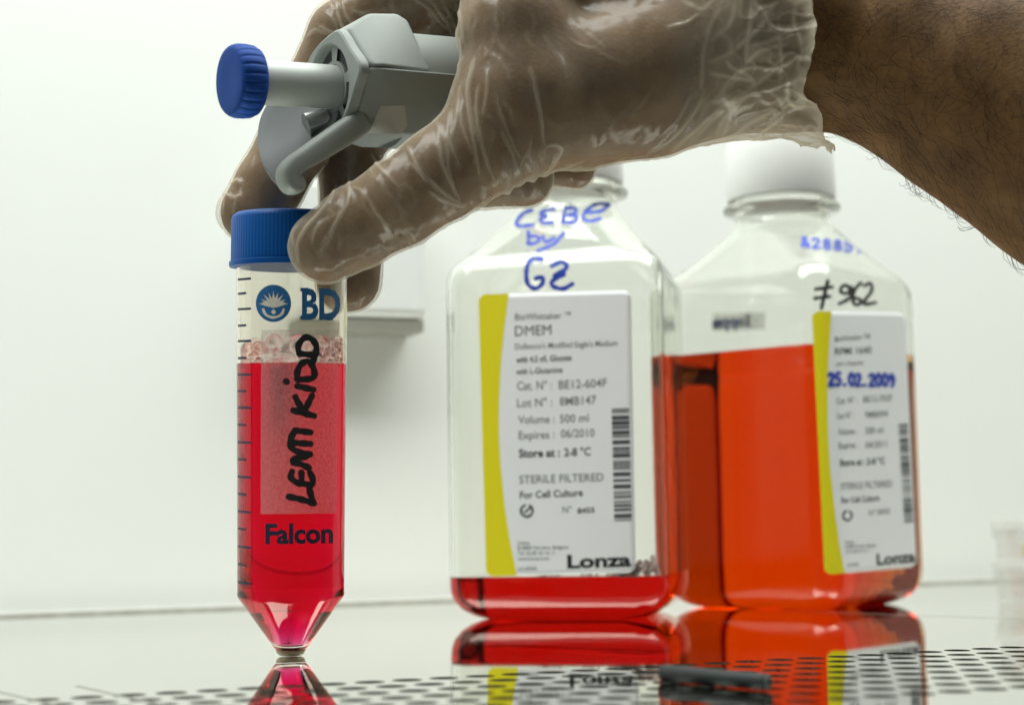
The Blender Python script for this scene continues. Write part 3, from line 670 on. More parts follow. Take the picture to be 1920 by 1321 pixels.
# ---------------------------------------------------------------- pipette
DA = np.array([.83, .55, .075]); DA /= np.linalg.norm(DA); _, DS, DU = frame_of(DA)
D0 = P(429, 151, 395)
def D(t, s, u): return D0 + DA * t + DS * s + DU * u
pip = thing('hand_pipette', D(28, 0, 0), 'grey hand pipette with round blue plunger button held in the gloved hand', 'pipette')
def dl(prof, n=64, mod=None, ends=(True, True)):
    v, f = lathe(D0, DA, prof, n, ends, mod, upv=tuple(DU))
    q = f[len(f) // 3]; c = np.mean([v[i] for i in q], axis=0); nr = np.cross(v[q[1]] - v[q[0]], v[q[2]] - v[q[0]]); ax = D0 + DA * ((c - D0) @ DA)
    if nr @ (c - ax) < 0 and abs(nr @ (c - ax)) > 1e-6: f = [g[::-1] for g in f]
    return v, f
pr = [(.35, .3), (.2, 4), (0, 7.4), (.25, 8.2), (.9, 8.75), (2.2, 9.1), (4, 9.1), (5.6, 8.9), (6.8, 8.3), (7.3, 7), (7.3, 5)]
v, f = dl(pr, 192, mod=lambda k, th, r: r - (.32 * np.clip(np.cos(th * 24) - .55, 0, 1) / .45 if 4 <= k <= 7 else 0)); bt = mk('plunger_button', v, f, M['bluebtn'], pip)
v, f = dl([(6.8, 5.55), (33, 5.55)], 48, ends=(False, True)); sharp(mk('plunger_rod', v, f, M['greyl'], pip))
# collar: outline in the cross plane, recess of radius 10.3 with five slots
OUTL = [(-14.5, 1), (-13.6, 6), (-9.5, 10), (-4, 12), (3, 13), (7.5, 12.7), (12.5, 7.2), (17.3, 1.2), (14, -3.5), (9.8, -8), (4, -11.5), (-3, -13.5), (-9, -11.5), (-13, -6)]
ol = spline([(a, b_) for a, b_ in OUTL] + [OUTL[0]], 97)[:-1]; ol = ol[::-1] if False else ol
an = np.arctan2(ol[:, 1], ol[:, 0]); cir = np.stack([10.4 * np.cos(an), 10.4 * np.sin(an)], 1)
def rg_(pts, t): return np.array([D(t, s, u) for s, u in pts])
sm = ol * .97
RR = [rg_(cir, 29.6), rg_(cir, 27.7), rg_(cir * 1.05, 27.3), rg_(ol * .955, 27.2), rg_(ol * .99, 27.6), rg_(ol, 28.2), rg_(ol, 29.6)]
v, f = rings(RR, (False, True)); q = f[3 * 96 + 10]; c = np.mean(v[list(q)], axis=0); nr = np.cross(v[q[1]] - v[q[0]], v[q[2]] - v[q[0]])
if nr @ DA > 0: f = [g[::-1] for g in f]
co = mk('collar', v, f, M['grey'], pip); sharp(co, 30)
# slotted disc
mb = MB(); slots = [(R(72 * k + 17), R(72 * k + 69)) for k in range(5)]
def ann(r0_, r1_, a0, a1, t, n=10):
    vv, ff = [], []
    for k in range(n + 1):
        a = a0 + (a1 - a0) * k / n; vv += [D(t, r0_ * math.cos(a), r0_ * math.sin(a)), D(t, r1_ * math.cos(a), r1_ * math.sin(a))]
    for k in range(n): ff.append((2 * k, 2 * k + 1, 2 * k + 3, 2 * k + 2))
    return np.array(vv), ff
mb.add(*ann(5.7, 6.6, 0, 2 * math.pi, 28.8, 48)); mb.add(*ann(9.7, 10.4, 0, 2 * math.pi, 28.8, 48))
for k in range(5): mb.add(*ann(6.6, 9.7, slots[k][1], slots[(k + 1) % 5][0] + (2 * math.pi if k == 4 else 0), 28.8, 6))
for k in range(5):                                 # slot walls
    for r_ in (6.6, 9.7):
        vv = []; ff = []
        for i in range(11):
            a = slots[k][0] + (slots[k][1] - slots[k][0]) * i / 10; vv += [D(28.8, r_ * math.cos(a), r_ * math.sin(a)), D(29.5, r_ * math.cos(a), r_ * math.sin(a))]
        for i in range(10): ff.append((2 * i, 2 * i + 1, 2 * i + 3, 2 * i + 2))
        mb.add(np.array(vv), ff)
mb.mk('slotted_disc', M['grey'], pip, smooth=False)
v, f = ann(5.0, 10.3, 0, 2 * math.pi, 29.5, 48); mk('disc_backing', v, f, M['dark'], pip, smooth=False)
o_bvh = {}
def hull(name, pts, mat, bv_, seg=4):
    bm = bmesh.new()
    for p in pts: bm.verts.new([float(x) for x in p])
    r_ = bmesh.ops.convex_hull(bm, input=bm.verts); bmesh.ops.delete(bm, geom=[g for g in r_['geom_interior'] if isinstance(g, bmesh.types.BMVert)], context='VERTS')
    bmesh.ops.dissolve_limit(bm, angle_limit=R(6), verts=bm.verts, edges=bm.edges); bmesh.ops.recalc_face_normals(bm, faces=bm.faces)
    bm.verts.ensure_lookup_table()
    v = [tuple(x.co) for x in bm.verts]; bm.verts.index_update(); f = [[q.index for q in p.verts] for p in bm.faces]; bm.free()
    o = mk(name, v, f, mat, pip, smooth=True); bevel(o, bv_, seg, 15); o_bvh[name] = BVHTree.FromPolygons([Vector(x) for x in v], f); return o
hull('upper_housing', [D(29.8, 7.8, 13.2), D(29.8, -7.6, 13.2), D(29.8, 17.6, 1.4), D(29.8, -16, 1.4), D(36, 8.3, 17.6), D(36, -8.5, 17.6), D(45, 7.0, 18.6), D(45, -7.0, 18.6), D(33, 18.4, 1.3), D(47, 9, 16.5), D(47, -9, 16.5), D(49, 15.6, 1.3), D(49, -15, 1.3)], M['grey'], 2.0, 5)
hull('lower_housing', [D(29.8, 17.2, 1.1), D(29.8, -13, 1), D(29.8, 10.5, -8), D(29.8, 5, -11.5), D(29.8, -9, -11), D(33, 18.2, 1.0), D(40, 9.5, -13.6), D(40, -8, -13.6), D(72, 9, -13.6), D(72, -8, -13), D(70, 16.3, 1.0), D(70, -14, 1)], M['grey'], .8)
v, f = dl([(44, 15.0), (100, 15.0)], 64); sharp(mk('barrel', v, f, M['grey'], pip))
# sticker on the lower side face: follows the face between seam and belly
fa, fb = np.array([33, 18.2, 1.0]), np.array([40, 9.5, -13.6]); fc = np.array([70, 16.3, 1.0])
def on_face(px, py, a, b_, c_, off):
    a, b_, c_ = D(*a), D(*b_), D(*c_); n = np.cross(b_ - a, c_ - a); n /= np.linalg.norm(n)
    d = ray(px, py)
    if n @ d > 0: n = -n
    t = ((a - CAM) @ n) / (d @ n); return CAM + d * t + n * off
acc = ([], []); grid_geo((714, 198), (792, 198), (753, 249), (691, 249), 10, 8, acc); lay_mesh('sticker', o_bvh['lower_housing'], acc[0], acc[1], M['plate'], pip, .12)
# finger hook: broad curved plate, its profile in the axis/up plane, ending in a curl
HP = spline([(32, -10.2), (28.5, -12.4), (22.5, -16), (16.8, -19.4), (12.9, -21.8), (11.3, -24.0), (12.4, -26.2), (15.0, -25.9)], 40)
TH = np.interp(np.linspace(0, 1, 40), [0, .15, .32, .5, .7, .85, 1], [6.0, 6.6, 6.0, 5.2, 5.0, 5.2, 4.2])
tgn = np.gradient(HP, axis=0); tgn /= np.linalg.norm(tgn, axis=1)[:, None]; nrm = np.stack([-tgn[:, 1], tgn[:, 0]], 1)
def slab(name, s0, s1, th, mat, bev, lift=0):
    RR = []; q_ = np.arange(28) * 2 * math.pi / 28
    cx = np.sign(np.cos(q_)) * np.abs(np.cos(q_)) ** .55; cy2 = np.sign(np.sin(q_)) * np.abs(np.sin(q_)) ** .55
    for k in range(40):
        e = min(1, math.sqrt(max(0, 1 - max(0, (k - 35) / 4.2) ** 2)) + .05); l_, r_ = s0(k / 39), s1(k / 39); m_ = (l_ + r_) / 2
        pts = [HP[k] + nrm[k] * y * th[k] / 2 * e for y in cy2]
        RR.append(np.array([D(p[0], m_ + x * (r_ - l_) / 2 * (.6 + .4 * e), p[1]) for p, x in zip(pts, cx)]))
    v, f = rings(RR); o = mk(name, v, f, mat, pip); bm = bmesh.new(); bm.from_mesh(o.data); bmesh.ops.recalc_face_normals(bm, faces=bm.faces); bm.to_mesh(o.data); bm.free(); return o
slab('finger_hook', lambda q: 3.5 - 1.5 * q, lambda q: 10.4 - 2.0 * q, TH, M['grey'], 1.2)
def patch(name, edge_l, edge_r, mat, thick, bow, n=24):      # curved shell between two drawn edges
    a = spline(edge_l, n); b_ = spline(edge_r, n); vv = []
    for i in range(n):
        for k in range(13):
            q = k / 12; vv.append(a[i] * (1 - q) + b_[i] * q + DA * bow * math.sin(q * math.pi))
    ff = [(i * 13 + k, i * 13 + k + 1, (i + 1) * 13 + k + 1, (i + 1) * 13 + k) for i in range(n - 1) for k in range(12)]
    o = mk(name, vv, ff, mat, pip); m_ = o.modifiers.new('thick', 'SOLIDIFY'); m_.thickness = thick * MM; m_.offset = 0; bevel(o, .35, 2, 50); return o
patch('ejector_lever', [P(506, 190, 421), P(489, 225, 419), P(484, 262, 416), P(489, 297, 412), P(505, 328, 407), P(522, 346, 402)],
      [P(640, 205, 410), P(632, 232, 408), P(606, 262, 406), P(572, 288, 404), P(546, 310, 402), P(534, 332, 401)], M['clearlever'], 1.3, 4.5)
v, f = tube([D(29, -5, -8.0), D(23.5, -6.5, -9.2)], 3.6, 24); sharp(mk('ejector_spring', v, f, M['steelpart'], pip), 40)
# ---------------------------------------------------------------- the person's arm: signed distance field -> one skin
def px_r(rpx, Y): return rpx / (F / Y)
def cone(pts):                                    # [(px,py,Y,radius in px)]
    return [(P(x, y, Y), px_r(r, Y)) for x, y, Y, r in pts]
CH = {
 'thumb': cone([(611, 462, 403, 67), (672, 425, 402, 74), (748, 382, 400, 80), (830, 326, 400, 86), (905, 274, 401, 91), (985, 210, 404, 108)]),
 'thenar': cone([(960, 215, 404, 112), (1085, 175, 414, 142), (1210, 140, 420, 158), (1330, 85, 426, 176), (1450, 52, 432, 180)]),
 'web': cone([(974, 170, 402, 104), (966, 60, 404, 104), (975, -60, 412, 110)]),
 'palm': cone([(975, -90, 428, 120), (1150, -25, 427, 160), (1330, 10, 438, 180), (1450, 50, 436, 180)]),
 'palm2': cone([(950, -60, 455, 105), (1150, 20, 456, 150), (1350, 30, 450, 180)]),
 'index': cone([(930, -75, 434, 80), (780, -25, 442, 74), (645, 68, 446, 68), (600, 165, 449, 66), (548, 275, 451, 66), (505, 348, 450, 64), (474, 398, 449, 61)]),
 'fill': cone([(720, -40, 456, 95), (860, 20, 456, 120), (980, 60, 456, 110)]),
 'middle': cone([(940, 60, 462, 85), (760, 150, 466, 72), (652, 268, 466, 64), (664, 385, 462, 62), (654, 527, 452, 58)]),
 'ring': cone([(1000, 120, 470, 75), (880, 240, 470, 60), (905, 335, 458, 53), (985, 336, 452, 52)]),
 'little': cone([(1080, 160, 478, 60), (1000, 300, 472, 42), (1080, 318, 464, 36)]),
 'arm': cone([(1400, 45, 432, 178), (1500, 66, 431, 168), (1590, 84, 429, 166), (1681, 102, 427, 182), (1842, 168, 422, 217), (2042, 272, 414, 252), (2300, 420, 405, 285)]),
}
def sdf_chain(X, ch):
    d = None
    for (a, ra), (b_, rb) in zip(ch[:-1], ch[1:]):
        ab = (b_ - a).astype(np.float32); l2 = float(ab @ ab); pa = [X[k] - np.float32(a[k]) for k in range(3)]
        t = np.clip((pa[0] * ab[0] + pa[1] * ab[1] + pa[2] * ab[2]) / l2, 0, 1)
        q = np.sqrt((pa[0] - t * ab[0]) ** 2 + (pa[1] - t * ab[1]) ** 2 + (pa[2] - t * ab[2]) ** 2) - (np.float32(ra) + t * np.float32(rb - ra))
        d = q if d is None else smin(d, q, 1.5)
    return d
def smin(a, b, k):
    h = np.clip(0.5 + 0.5 * (b - a) / k, 0, 1); return b + (a - b) * h - k * h * (1 - h)
def hand_sdf(X):
    S = {k: sdf_chain(X, c) for k, c in CH.items()}
    d = smin(S['thumb'], S['thenar'], 5); d = smin(d, S['web'], 6)
    pm = smin(S['palm'], S['palm2'], 8); pm = smin(pm, S['fill'], 6); d = smin(d, pm, 7); d = smin(d, S['arm'], 8)
    for k, kk in (('index', 1.6), ('middle', 1.2), ('ring', 1.0), ('little', 1.0)): d = smin(d, S[k], kk)
    return d
def nets(Dv, org, h):
    """naive surface nets on a regular grid"""
    nx, ny, nz = Dv.shape; s = Dv < 0
    cnt = np.zeros((nx - 1, ny - 1, nz - 1), np.int8)
    for a in (0, 1):
        for b_ in (0, 1):
            for c_ in (0, 1): cnt += s[a:nx - 1 + a, b_:ny - 1 + b_, c_:nz - 1 + c_]
    act = (cnt > 0) & (cnt < 8); ii = np.argwhere(act); idx = -np.ones(act.shape, np.int64); idx[act] = np.arange(len(ii))
    cor = [(a, b_, c_) for a in (0, 1) for b_ in (0, 1) for c_ in (0, 1)]
    val = {c_: Dv[ii[:, 0] + c_[0], ii[:, 1] + c_[1], ii[:, 2] + c_[2]] for c_ in cor}
    acc = np.zeros((len(ii), 3)); n = np.zeros(len(ii))
    for a in cor:
        for ax in range(3):
            if a[ax] == 0:
                b_ = tuple(1 if k == ax else a[k] for k in range(3)); va, vb = val[a], val[b_]; m = (va < 0) != (vb < 0)
                t = np.where(m, va / np.where(m, va - vb, 1), 0)
                for k in range(3): acc[:, k] += np.where(m, a[k] + (t if k == ax else 0), 0)
                n += m
    v = (ii + acc / n[:, None]) * h + org
    F_ = []
    for ax in range(3):
        o1, o2 = [(1, 2), (2, 0), (0, 1)][ax]
        A = s; sl0 = [slice(1, -1)] * 3; sl0[ax] = slice(0, -1); sl1 = list(sl0); sl1[ax] = slice(1, None)
        e0, e1 = A[tuple(sl0)], A[tuple(sl1)]; q = np.argwhere(e0 != e1); st_ = e0[tuple(q.T)]
        off = np.array([1, 1, 1]); off[ax] = 0; q = q + off
        def cidx(d1, d2):
            p = q.copy(); p[:, o1] -= d1; p[:, o2] -= d2; return idx[p[:, 0], p[:, 1], p[:, 2]]
        a, b_, c_, d_ = cidx(1, 1), cidx(0, 1), cidx(0, 0), cidx(1, 0)
        quad = np.stack([a, b_, c_, d_], 1); quad[~st_] = quad[~st_][:, ::-1]; F_.append(quad)
    F_ = np.concatenate(F_); F_ = F_[(F_ >= 0).all(1)]
    return v, F_
def biggest(v, F_):
    lab = np.arange(len(v))
    while True:
        m = lab[F_].min(1); new = lab.copy()
        for k in range(4): np.minimum.at(new, F_[:, k], m)
        new = new[new]
        if (new == lab).all(): break
        lab = new
    c = np.bincount(lab, minlength=len(v)).argmax(); F_ = F_[lab[F_[:, 0]] == c]
    used = np.unique(F_); rm_ = -np.ones(len(v), int); rm_[used] = np.arange(len(used)); return v[used], rm_[F_]
def grid(lo, hi, h):
    ax = [np.arange(lo[k], hi[k], h, dtype=np.float32) for k in range(3)]; return np.meshgrid(*ax, indexing='ij', sparse=True), np.array(lo, float)
def relax(v, F_, it=2, lam=.5):
    n = len(v); e = np.concatenate([F_[:, [0, 1]], F_[:, [1, 2]], F_[:, [2, 3]], F_[:, [3, 0]]])
    for _ in range(it):
        s = np.zeros((n, 3)); c_ = np.zeros(n)
        for k in range(3): s[:, k] = np.bincount(e[:, 0], v[e[:, 1], k], n) + np.bincount(e[:, 1], v[e[:, 0], k], n)
        c_ = np.bincount(e[:, 0], minlength=n) + np.bincount(e[:, 1], minlength=n); c_[c_ == 0] = 1
        v = v + lam * (s / c_[:, None] - v)
    return v
def vnormals(v, F_):
    n = np.cross(v[F_[:, 2]] - v[F_[:, 0]], v[F_[:, 3]] - v[F_[:, 1]]); o = np.zeros_like(v)
    for k in range(4):
        for c_ in range(3): o[:, c_] += np.bincount(F_[:, k], n[:, c_], len(v))
    return o / (np.linalg.norm(o, axis=1)[:, None] + 1e-12)
lo = P(380, 600, 440); elbow = P(2100, 320, 410)
Xg, og = grid((-88, 372, 55), (elbow[0], 500, 194), .95)
bD = hand_sdf(Xg)
for ax_ in range(3):                               # close the skin where the arm leaves the modelled block
    for e_ in (0, -1): q_ = [slice(None)] * 3; q_[ax_] = e_; bD[tuple(q_)] = np.maximum(bD[tuple(q_)], .4)
sk, skF = nets(bD, og, .95); sk, skF = biggest(sk, skF); sk = relax(sk, skF, 2)
skN = vnormals(sk, skF)
base = np.array([elbow[0], 415, 60.0])
per = thing('person', base, 'bare hairy forearm reaching from the right, hand in a translucent white glove', 'person')
def mat_skin():
    m, nt, out = newmat('tanned_skin'); p = N(nt, 'ShaderNodeBsdfPrincipled'); L(nt, p.outputs[0], out.inputs[0])
    tc = N(nt, 'ShaderNodeTexCoord'); nz = N(nt, 'ShaderNodeTexNoise'); nz.inputs['Scale'].default_value = 90; nz.inputs['Detail'].default_value = 6
    vo = N(nt, 'ShaderNodeTexVoronoi'); vo.inputs['Scale'].default_value = 900; L(nt, tc.outputs['Object'], vo.inputs['Vector']); L(nt, tc.outputs['Object'], nz.inputs['Vector'])
    cr = N(nt, 'ShaderNodeValToRGB'); cr.color_ramp.elements[0].position = .3; cr.color_ramp.elements[1].position = .7
    cr.color_ramp.elements[0].color = (.095, .046, .015, 1); cr.color_ramp.elements[1].color = (.20, .105, .037, 1)
    L(nt, nz.outputs[0], cr.inputs[0]); L(nt, cr.outputs[0], p.inputs['Base Color']); p.inputs['Roughness'].default_value = .6; p.inputs['Specular IOR Level'].default_value = .2; nz.inputs['Roughness'].default_value = .65
    p.inputs['Subsurface Weight'].default_value = .15; p.inputs['Subsurface Radius'].default_value = (1, .35, .15); p.inputs['Subsurface Scale'].default_value = .002
    b = N(nt, 'ShaderNodeBump'); b.inputs['Strength'].default_value = .25; b.inputs['Distance'].default_value = .0003; L(nt, vo.outputs[0], b.inputs['Height']); L(nt, b.outputs[0], p.inputs['Normal'])
    return m
body = mk('body', sk, skF, mat_skin(), per)
# ---- glove: film a little outside the skin, with folds
Xg, og = grid((-88, 372, 55), (96, 496, 194), .55)
gD = hand_sdf(Xg); gv_, gF = nets(gD - np.float32(.55), og, .55); del gD
gv_ = relax(gv_, gF, 2); gN = vnormals(gv_, gF)
keep = None
CVa, CVb, CVc = (380, 0, 3.477), (400, 300, 3.477), (800, 0, 3.146)
WR = [(CVb, [(800, 150), (770, 250), (690, 350), (600, 450), (550, 560), (560, 680)], 1.0), (CVb, [(880, 60), (885, 200), (870, 300), (790, 430), (750, 530), (680, 600)], 1.0), (CVb, [(980, 210), (1060, 330), (1130, 420), (1180, 530)], .8),
      (CVb, [(1300, 30), (1345, 80), (1390, 135)], 1.2), (CVb, [(1400, 200), (1500, 255), (1590, 290), (1640, 280)], 1.0), (CVb, [(530, 560), (520, 480), (560, 420)], .6), (CVb, [(640, 560), (660, 470), (720, 400), (860, 330)], .6), (CVb, [(1020, 590), (1080, 550), (1130, 575), (1200, 560)], .5),
      (CVb, [(700, 640), (730, 520), (800, 440)], .5), (CVb, [(1290, 470), (1310, 520)], .7), (CVb, [(900, 180), (960, 200), (1010, 280)], .6),
      (CVc, [(290, 340), (270, 400), (245, 540), (255, 700), (290, 900), (310, 1050)], 1.0), (CVc, [(310, 510), (295, 680), (340, 900), (400, 1080)], 1.0), (CVc, [(362, 420), (355, 560), (328, 690)], .9), (CVc, [(205, 510), (170, 720), (130, 850)], .8), (CVc, [(65, 720), (90, 950), (150, 1090), (200, 1190)], .9),
      (CVc, [(120, 820), (130, 1000), (190, 1180)], .7), (CVc, [(610, 400), (650, 560), (680, 720), (690, 900)], .8), (CVc, [(440, 760), (500, 900), (530, 1010)], .7), (CVc, [(410, 560), (440, 680), (500, 830), (560, 960)], .6), (CVc, [(0, 1040), (120, 1150), (210, 1200)], 1.0), (CVc, [(700, 860), (760, 850), (795, 880), (750, 960), (690, 1010)], 1.1), (CVc, [(540, 980), (600, 880), (620, 800)], .6), (CVc, [(580, 940), (600, 1010)], .9), (CVc, [(640, 930), (650, 1000)], .8), (CVc, [(480, 980), (490, 1050)], .9),
      (CVc, [(1640, 520), (1560, 680), (1440, 820), (1300, 900)], .8), (CVc, [(1560, 560), (1480, 700), (1380, 800)], .6), (CVc, [(1420, 170), (1530, 140), (1600, 90)], .9),
      (CVa, [(1560, 0), (1640, 150), (1668, 330), (1610, 460)], 1.0), (CVa, [(1480, 0), (1600, 150), (1650, 280)], 1.0), (CVa, [(1380, 0), (1480, 60), (1600, 200)], .8), (CVa, [(1640, 0), (1690, 150), (1700, 300)], .8), (CVa, [(1700, 380), (1600, 520), (1480, 640), (1400, 760)], .7), (CVa, [(1760, 420), (1740, 600), (1760, 800), (1808, 950)], .8), (CVa, [(1700, 620), (1690, 800), (1760, 1000)], .7), (CVa, [(1620, 720), (1600, 880), (1680, 1100)], .7), (CVa, [(1340, 960), (1400, 1080), (1450, 1170)], 1.2), (CVa, [(1080, 1000), (1160, 1100), (1300, 1240)], .7),
      (CVa, [(870, 20), (890, 120), (930, 200), (1000, 190)], 1.1), (CVa, [(910, 10), (940, 110), (1000, 170)], .9), (CVa, [(760, 170), (830, 210), (900, 225)], .9), (CVa, [(690, 240), (740, 200), (830, 230)], .8), (CVa, [(800, 80), (860, 140), (880, 200)], .6), (CVa, [(960, 60), (1040, 90), (1130, 70)], .7),
      (CVa, [(190, 1200), (230, 1180), (260, 1200)], 1.2), (CVa, [(140, 1260), (200, 1290), (260, 1280)], 1.0)]
pp = proj(gv_); view = gv_ - CAM; view /= np.linalg.norm(view, axis=1)[:, None]
facing = -(gN * view).sum(1)
fold = np.zeros(len(gv_)); front = np.where(facing > -.1)[0]
def add_fold(pl, amp, sig=3.4):
    global fold
    pl = np.asarray(pl, float); ns_ = int(max(30, np.linalg.norm(np.diff(pl, axis=0), axis=1).sum() / 2)); pl = spline(pl, ns_); lo_, hi_ = pl.min(0) - 14, pl.max(0) + 14
    c_ = front[((pp[front] > lo_) & (pp[front] < hi_)).all(1)]
    if len(c_) == 0: return
    d = np.linalg.norm(pp[c_][:, None] - pl[None], axis=2); k = d.argmin(1); d = d.min(1)
    tp_ = np.sin(np.clip((k + 1) / (ns_ + 1), 0, 1) * math.pi) ** .5
    fold[c_] = np.maximum(fold[c_], amp * tp_ * np.exp(-(d / sig) ** 2))
for cv, pl, amp in WR: add_fold([(cv[0] + x / cv[2], cv[1] + y / cv[2]) for x, y in pl], amp)
fold_keep = fold.copy(); fold[:] = 0
for x0, y0, a_ in ((893, 372, .8), (909, 362, 1), (934, 345, .9), (951, 342, .8), (974, 332, .8), (999, 326, .7), (1022, 322, .6), (868, 384, .7)): add_fold([(x0 - 4, y0 - 55), (x0 - 1, y0 - 20), (x0, y0 + 10), (x0 + 2, y0 + 30)], a_ * (.6 + .4 * math.sin(x0 * 1.7)), 8.0)
scal = fold.copy(); fold = np.maximum(fold_keep, scal * .5)
rgw = random.Random(21)
for k in range(230):                                # finer creases fanning across the thumb base and web
    x, y = rgw.uniform(600, 1230), rgw.uniform(-10, 480); an = rgw.gauss(1.35, .45) if x < 1050 else rgw.gauss(.3, .8); ln = rgw.uniform(25, 80)
    if 950 < x < 1300 and y < 330 and rgw.random() < .85: continue
    c_ = np.array([x, y]); d_ = np.array([math.cos(an), math.sin(an)]); n_ = np.array([-d_[1], d_[0]])
    add_fold([c_ - d_ * ln / 2, c_ + n_ * rgw.uniform(-9, 9), c_ + d_ * ln / 2], rgw.uniform(.08, .36), rgw.uniform(2.0, 4.6))
lowf = np.array([noise.noise(Vector(x) * .09) for x in gv_]); mid = np.array([noise.noise(Vector((x[0] * .35, x[1] * .35, x[2] * .14))) for x in gv_])
tipz = np.clip(1 - (np.linalg.norm(pp - np.array([425, 400]), axis=1) / 75), 0, 1) * np.clip(facing + .8, 0, 1)
gv_ = gv_ + gN * (fold * .5 + scal * 1.2 + np.clip(mid, 0, 1) * .35 + lowf * .25 + tipz * np.clip(mid + .35, 0, 1) * 1.2)[:, None]
# beyond the palm the same film turns into the loose, crumpled cuff
CVd = (1200, 0, 2.54)
WC = [([(530, 0), (510, 150), (490, 330)], 1), ([(640, 30), (560, 130), (430, 250), (320, 300)], 1), ([(720, 130), (600, 200), (510, 220)], 1), ([(400, 280), (430, 320), (480, 340), (545, 385)], 1.2), ([(545, 385), (430, 365), (330, 350)], 1), ([(480, 325), (560, 240), (690, 210)], 1.1), ([(310, 200), (295, 300), (290, 430)], .9),
      ([(270, 640), (440, 480), (630, 330)], .8), ([(150, 720), (330, 560), (480, 430)], .9), ([(560, 625), (640, 560), (720, 545)], .8), ([(690, 350), (695, 440), (740, 500), (800, 490)], 1.3), ([(380, 40), (330, 130), (310, 230)], .8), ([(450, 20), (420, 120), (330, 200)], .8), ([(200, 0), (290, 40), (350, 0)], .9), ([(560, 100), (620, 40), (660, 0)], .8),
      ([(660, 60), (650, 200), (660, 330), (640, 420)], .8), ([(740, 20), (730, 120), (760, 220), (740, 330)], 1.0), ([(430, 640), (520, 560), (640, 500)], .7), ([(360, 640), (420, 540), (560, 450)], .7), ([(600, 420), (660, 470), (690, 560)], .9), ([(500, 60), (580, 80), (680, 60)], .6), ([(400, 470), (420, 560), (390, 640)], .6)]
for pl, amp in WC: add_fold([(CVd[0] + x / CVd[2], CVd[1] + y / CVd[2]) for x, y in pl], amp, 4.2)
qf = np.clip((pp[:, 0] - 1285) / 235, 0, 1.1); ci = np.where(pp[:, 0] > 1270)[0]
crum = np.zeros(len(gv_)); rdg = np.zeros(len(gv_))
for i in ci:
    x = gv_[i]; a = Vector((x[0] * .06 + x[2] * .05, x[1] * .11, x[2] * .11 - x[0] * .05)); n1 = noise.noise(a); n2 = noise.noise(a * 2.3 + Vector((5, 2, 8)))
    crum[i] = n1 * 2.4 + n2 * 1.2; rdg[i] = .6 * max(0, 1 - abs(n1) * 6) ** 2 + .5 * max(0, 1 - abs(n2) * 5) ** 2
fold = np.clip(np.maximum(fold, rdg * np.clip(qf * 2.5, 0, 1) * .75), 0, 1.3)
undr = np.clip(-gN[:, 2], 0, 1) * np.exp(-((pp[:, 0] - 1545) / 60.0) ** 2)
gv_ = gv_ + gN * (np.clip(qf, 0, 1) ** 1.2 * (1.9 + np.maximum(crum, -1.6) + rdg * 1.4) + .8 * undr)[:, None]
xcut = proj(gv_)[:, 0]
pcut = proj(gv_)[:, 1]
edge = np.interp(pcut, [-200, -60, 0, 40, 80, 120, 150, 168, 180, 192, 210, 238, 252, 262, 275], [1500, 1535, 1522, 1529, 1524, 1516, 1506, 1502, 1512, 1531, 1540, 1541, 1546, 1558, 1562])
edge = edge + np.array([10 * noise.noise(Vector((x[1] * .1, x[2] * .1, 3))) + 5 * noise.noise(Vector((x[1] * .35, x[2] * .35, 9))) for x in gv_]) * np.where(facing > 0, .6, 2.0)
over = np.clip(xcut - edge, 0, None)
lipm = np.exp(-((xcut - edge) / 13.0) ** 2)
fold = np.clip(fold + .8 * lipm, 0, 1.3)
keepf = (over[gF] < 9).all(1)
gv_ = gv_ - np.outer(np.where(over < 30, over, 0) / 7.2, RT) + gN * (lipm * (1.5 + .8 * crum))[:, None]
M['glove'] = mat_film('vinyl_glove', (.84, .75, .59), .165, .4, .032, .22, 'fold', .46, bump=.12, bscale=260, stretch=(1, 1, .5), edge=.42)
M['cuff'] = mat_film('vinyl_cuff', (.80, .77, .66), .36, .5, .06, .22, 'fold', .5, bump=.15, bscale=300)
rmp = np.clip((xcut - 1215 + 40 * lowf) / 150, 0, 1); fold = np.clip(fold + .52 * rmp * rmp * (3 - 2 * rmp), 0, 1.4)
isc = xcut[gF].mean(1) > 1300
for nm, sel, mt in (('glove', keepf & ~isc, M['glove']), ('glove_cuff', keepf & isc, M['glove'])):
    f_ = gF[sel]; used = np.unique(f_); rm = -np.ones(len(gv_), int); rm[used] = np.arange(len(used))
    mk(nm, gv_[used], rm[f_], mt, per, attrs={'fold': ('POINT', fold[used])})
# ---- arm hair
M['hair'] = mat_basic('dark_hair', (.008, .006, .005), .6, spec=.1)
sp = proj(sk); vw = sk - CAM; vw /= np.linalg.norm(vw, axis=1)[:, None]; fc_ = -(skN * vw).sum(1)
cand = np.where((sp[:, 0] > 1500) & (sp[:, 0] < 1990) & (sp[:, 1] > -80) & (fc_ > .2))[0]
hb = MB(); rgh = random.Random(4)
armd = (P(2160, 320, 408) - P(1500, 25, 431)); armd /= np.linalg.norm(armd)
pick = rgh.sample(list(cand), min(1150, len(cand)))
for i in pick:
    y_ = sp[i, 1]; dens = .95 if y_ < 200 else .6
    if rgh.random() > dens: continue
    n = skN[i]; base_d = armd * rgh.uniform(.3, 1.0) + np.array([0, 0, -1]) * rgh.uniform(-.25, .7) + np.array([rgh.gauss(0, .55), 0, rgh.gauss(0, .55)])
    base_d -= n * (base_d @ n); base_d /= np.linalg.norm(base_d)
    ln = rgh.uniform(4, 12); cu = np.cross(n, base_d) * rgh.gauss(0, .4)
    pts = []
    for k in range(6):
        q = k / 5; pts.append(sk[i] + n * (.1 + .9 * ln * .22 * math.sin(q * 2.6)) + base_d * ln * q * (1 - .15 * q) + cu * ln * q * q * .8)
    hb.add(*tube(np.array(pts), np.linspace(.042, .018, 6), 3, False))
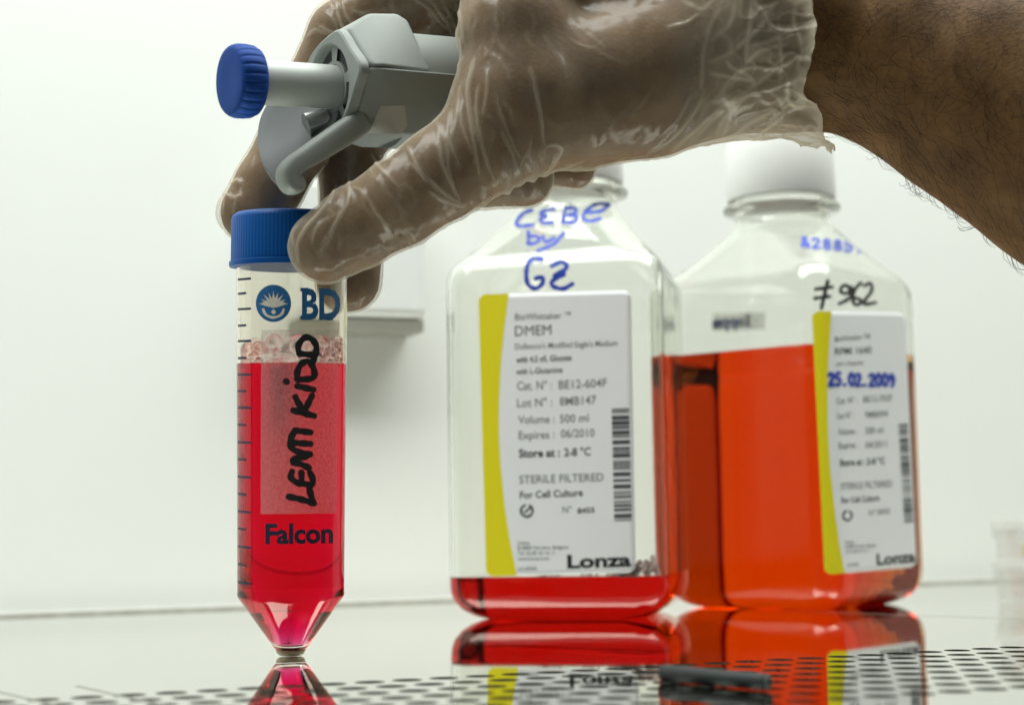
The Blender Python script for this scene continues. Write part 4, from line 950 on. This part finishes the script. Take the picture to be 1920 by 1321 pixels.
rim = np.where((np.abs(fc_) < .10) & (sp[:, 0] > 1640) & (sp[:, 0] < 1915) & (sp[:, 1] > 250))[0]
for i in rgh.sample(list(rim), min(30, len(rim))):   # curls standing off the underside
    n = skN[i]; ln = rgh.uniform(4, 9); t_ = armd * rgh.choice([1, 1, 1, -.6]); pts = []
    for k in range(9):
        q = k / 8; a = q * rgh.uniform(2.0, 2.6); pts.append(sk[i] + n * ln * .33 * math.sin(a) + t_ * ln * .75 * q + np.array([0, rgh.gauss(0, .1), 0]))
    hb.add(*tube(np.array(pts), np.linspace(.065, .03, 9), 3, False))
ha = hb.mk('arm_hair', M['hair'], per); ha['kind'] = 'stuff'
# ---------------------------------------------------------------- small things
pa, pb_ = G(1243, 1277), G(1440, 1295.5); zr = 1.72
rd = thing('rubber_rod', (pa + pb_) / 2, 'short black rubber rod lying on the perforated strip at the front', 'rod')
ax = pb_ - pa; ln = np.linalg.norm(ax); ax /= ln
v, f = lathe(pa + np.array([0, 0, zr + .1]), ax, [(0, 1.1), (.3, 1.6), (.8, 1.75), (ln * .5, 1.68), (ln - 1.0, 1.72), (ln - .35, 1.68), (ln, 1.3)], 28); sharp(mk('shaft', v, f, M['rubber'], rd), 40)
v, f = lathe(pa + np.array([0, 0, zr + .1]) + ax * (ln + .02), ax, [(0, 1.25), (.25, 1.1), (.3, .5), (-.3, .3)], 24); mk('end_plug', v, f, mat_basic('grey_rubber', (.10, .115, .11), .5), rd)
# stacked clear dishes at the right edge
for k, (z0, lab) in enumerate([(0.05, 'lower clear plastic dish at right edge on the steel surface'), (15.3, 'upper clear plastic dish with yellow piece stacked at right edge')]):
    c_ = G(2006, 1126); c_ = np.array([c_[0], c_[1], z0]); ds = thing('plastic_dish', c_, lab, 'dish', 'stacked dishes at the right edge')
    v, f = lathe(c_, (0, 0, 1), [(0, 25), (0, 26), (12, 26.6), (12, 25.8), (1, 25.2), (1, .5)], 64, (False, False)); sharp(mk('bowl', v, f, M['dish'], ds), 40)
    v, f = lathe(c_, (0, 0, 1), [(8.5, 27.4), (14.2, 27.6), (14.9, 27.2), (14.9, .5)], 64, (False, False)); sharp(mk('lid', v, f, M['dish'], ds), 40)
    if k == 1:
        v, f = boxm((-21, -17, 2), (-6, -12, 7)); bevel(mk('yellow_piece', v + c_, [q[::-1] for q in f], M['yellowthing'], ds, smooth=False), .8)
print('tris', sum(len(o.data.polygons) for o in C.objects if o.type == 'MESH'))
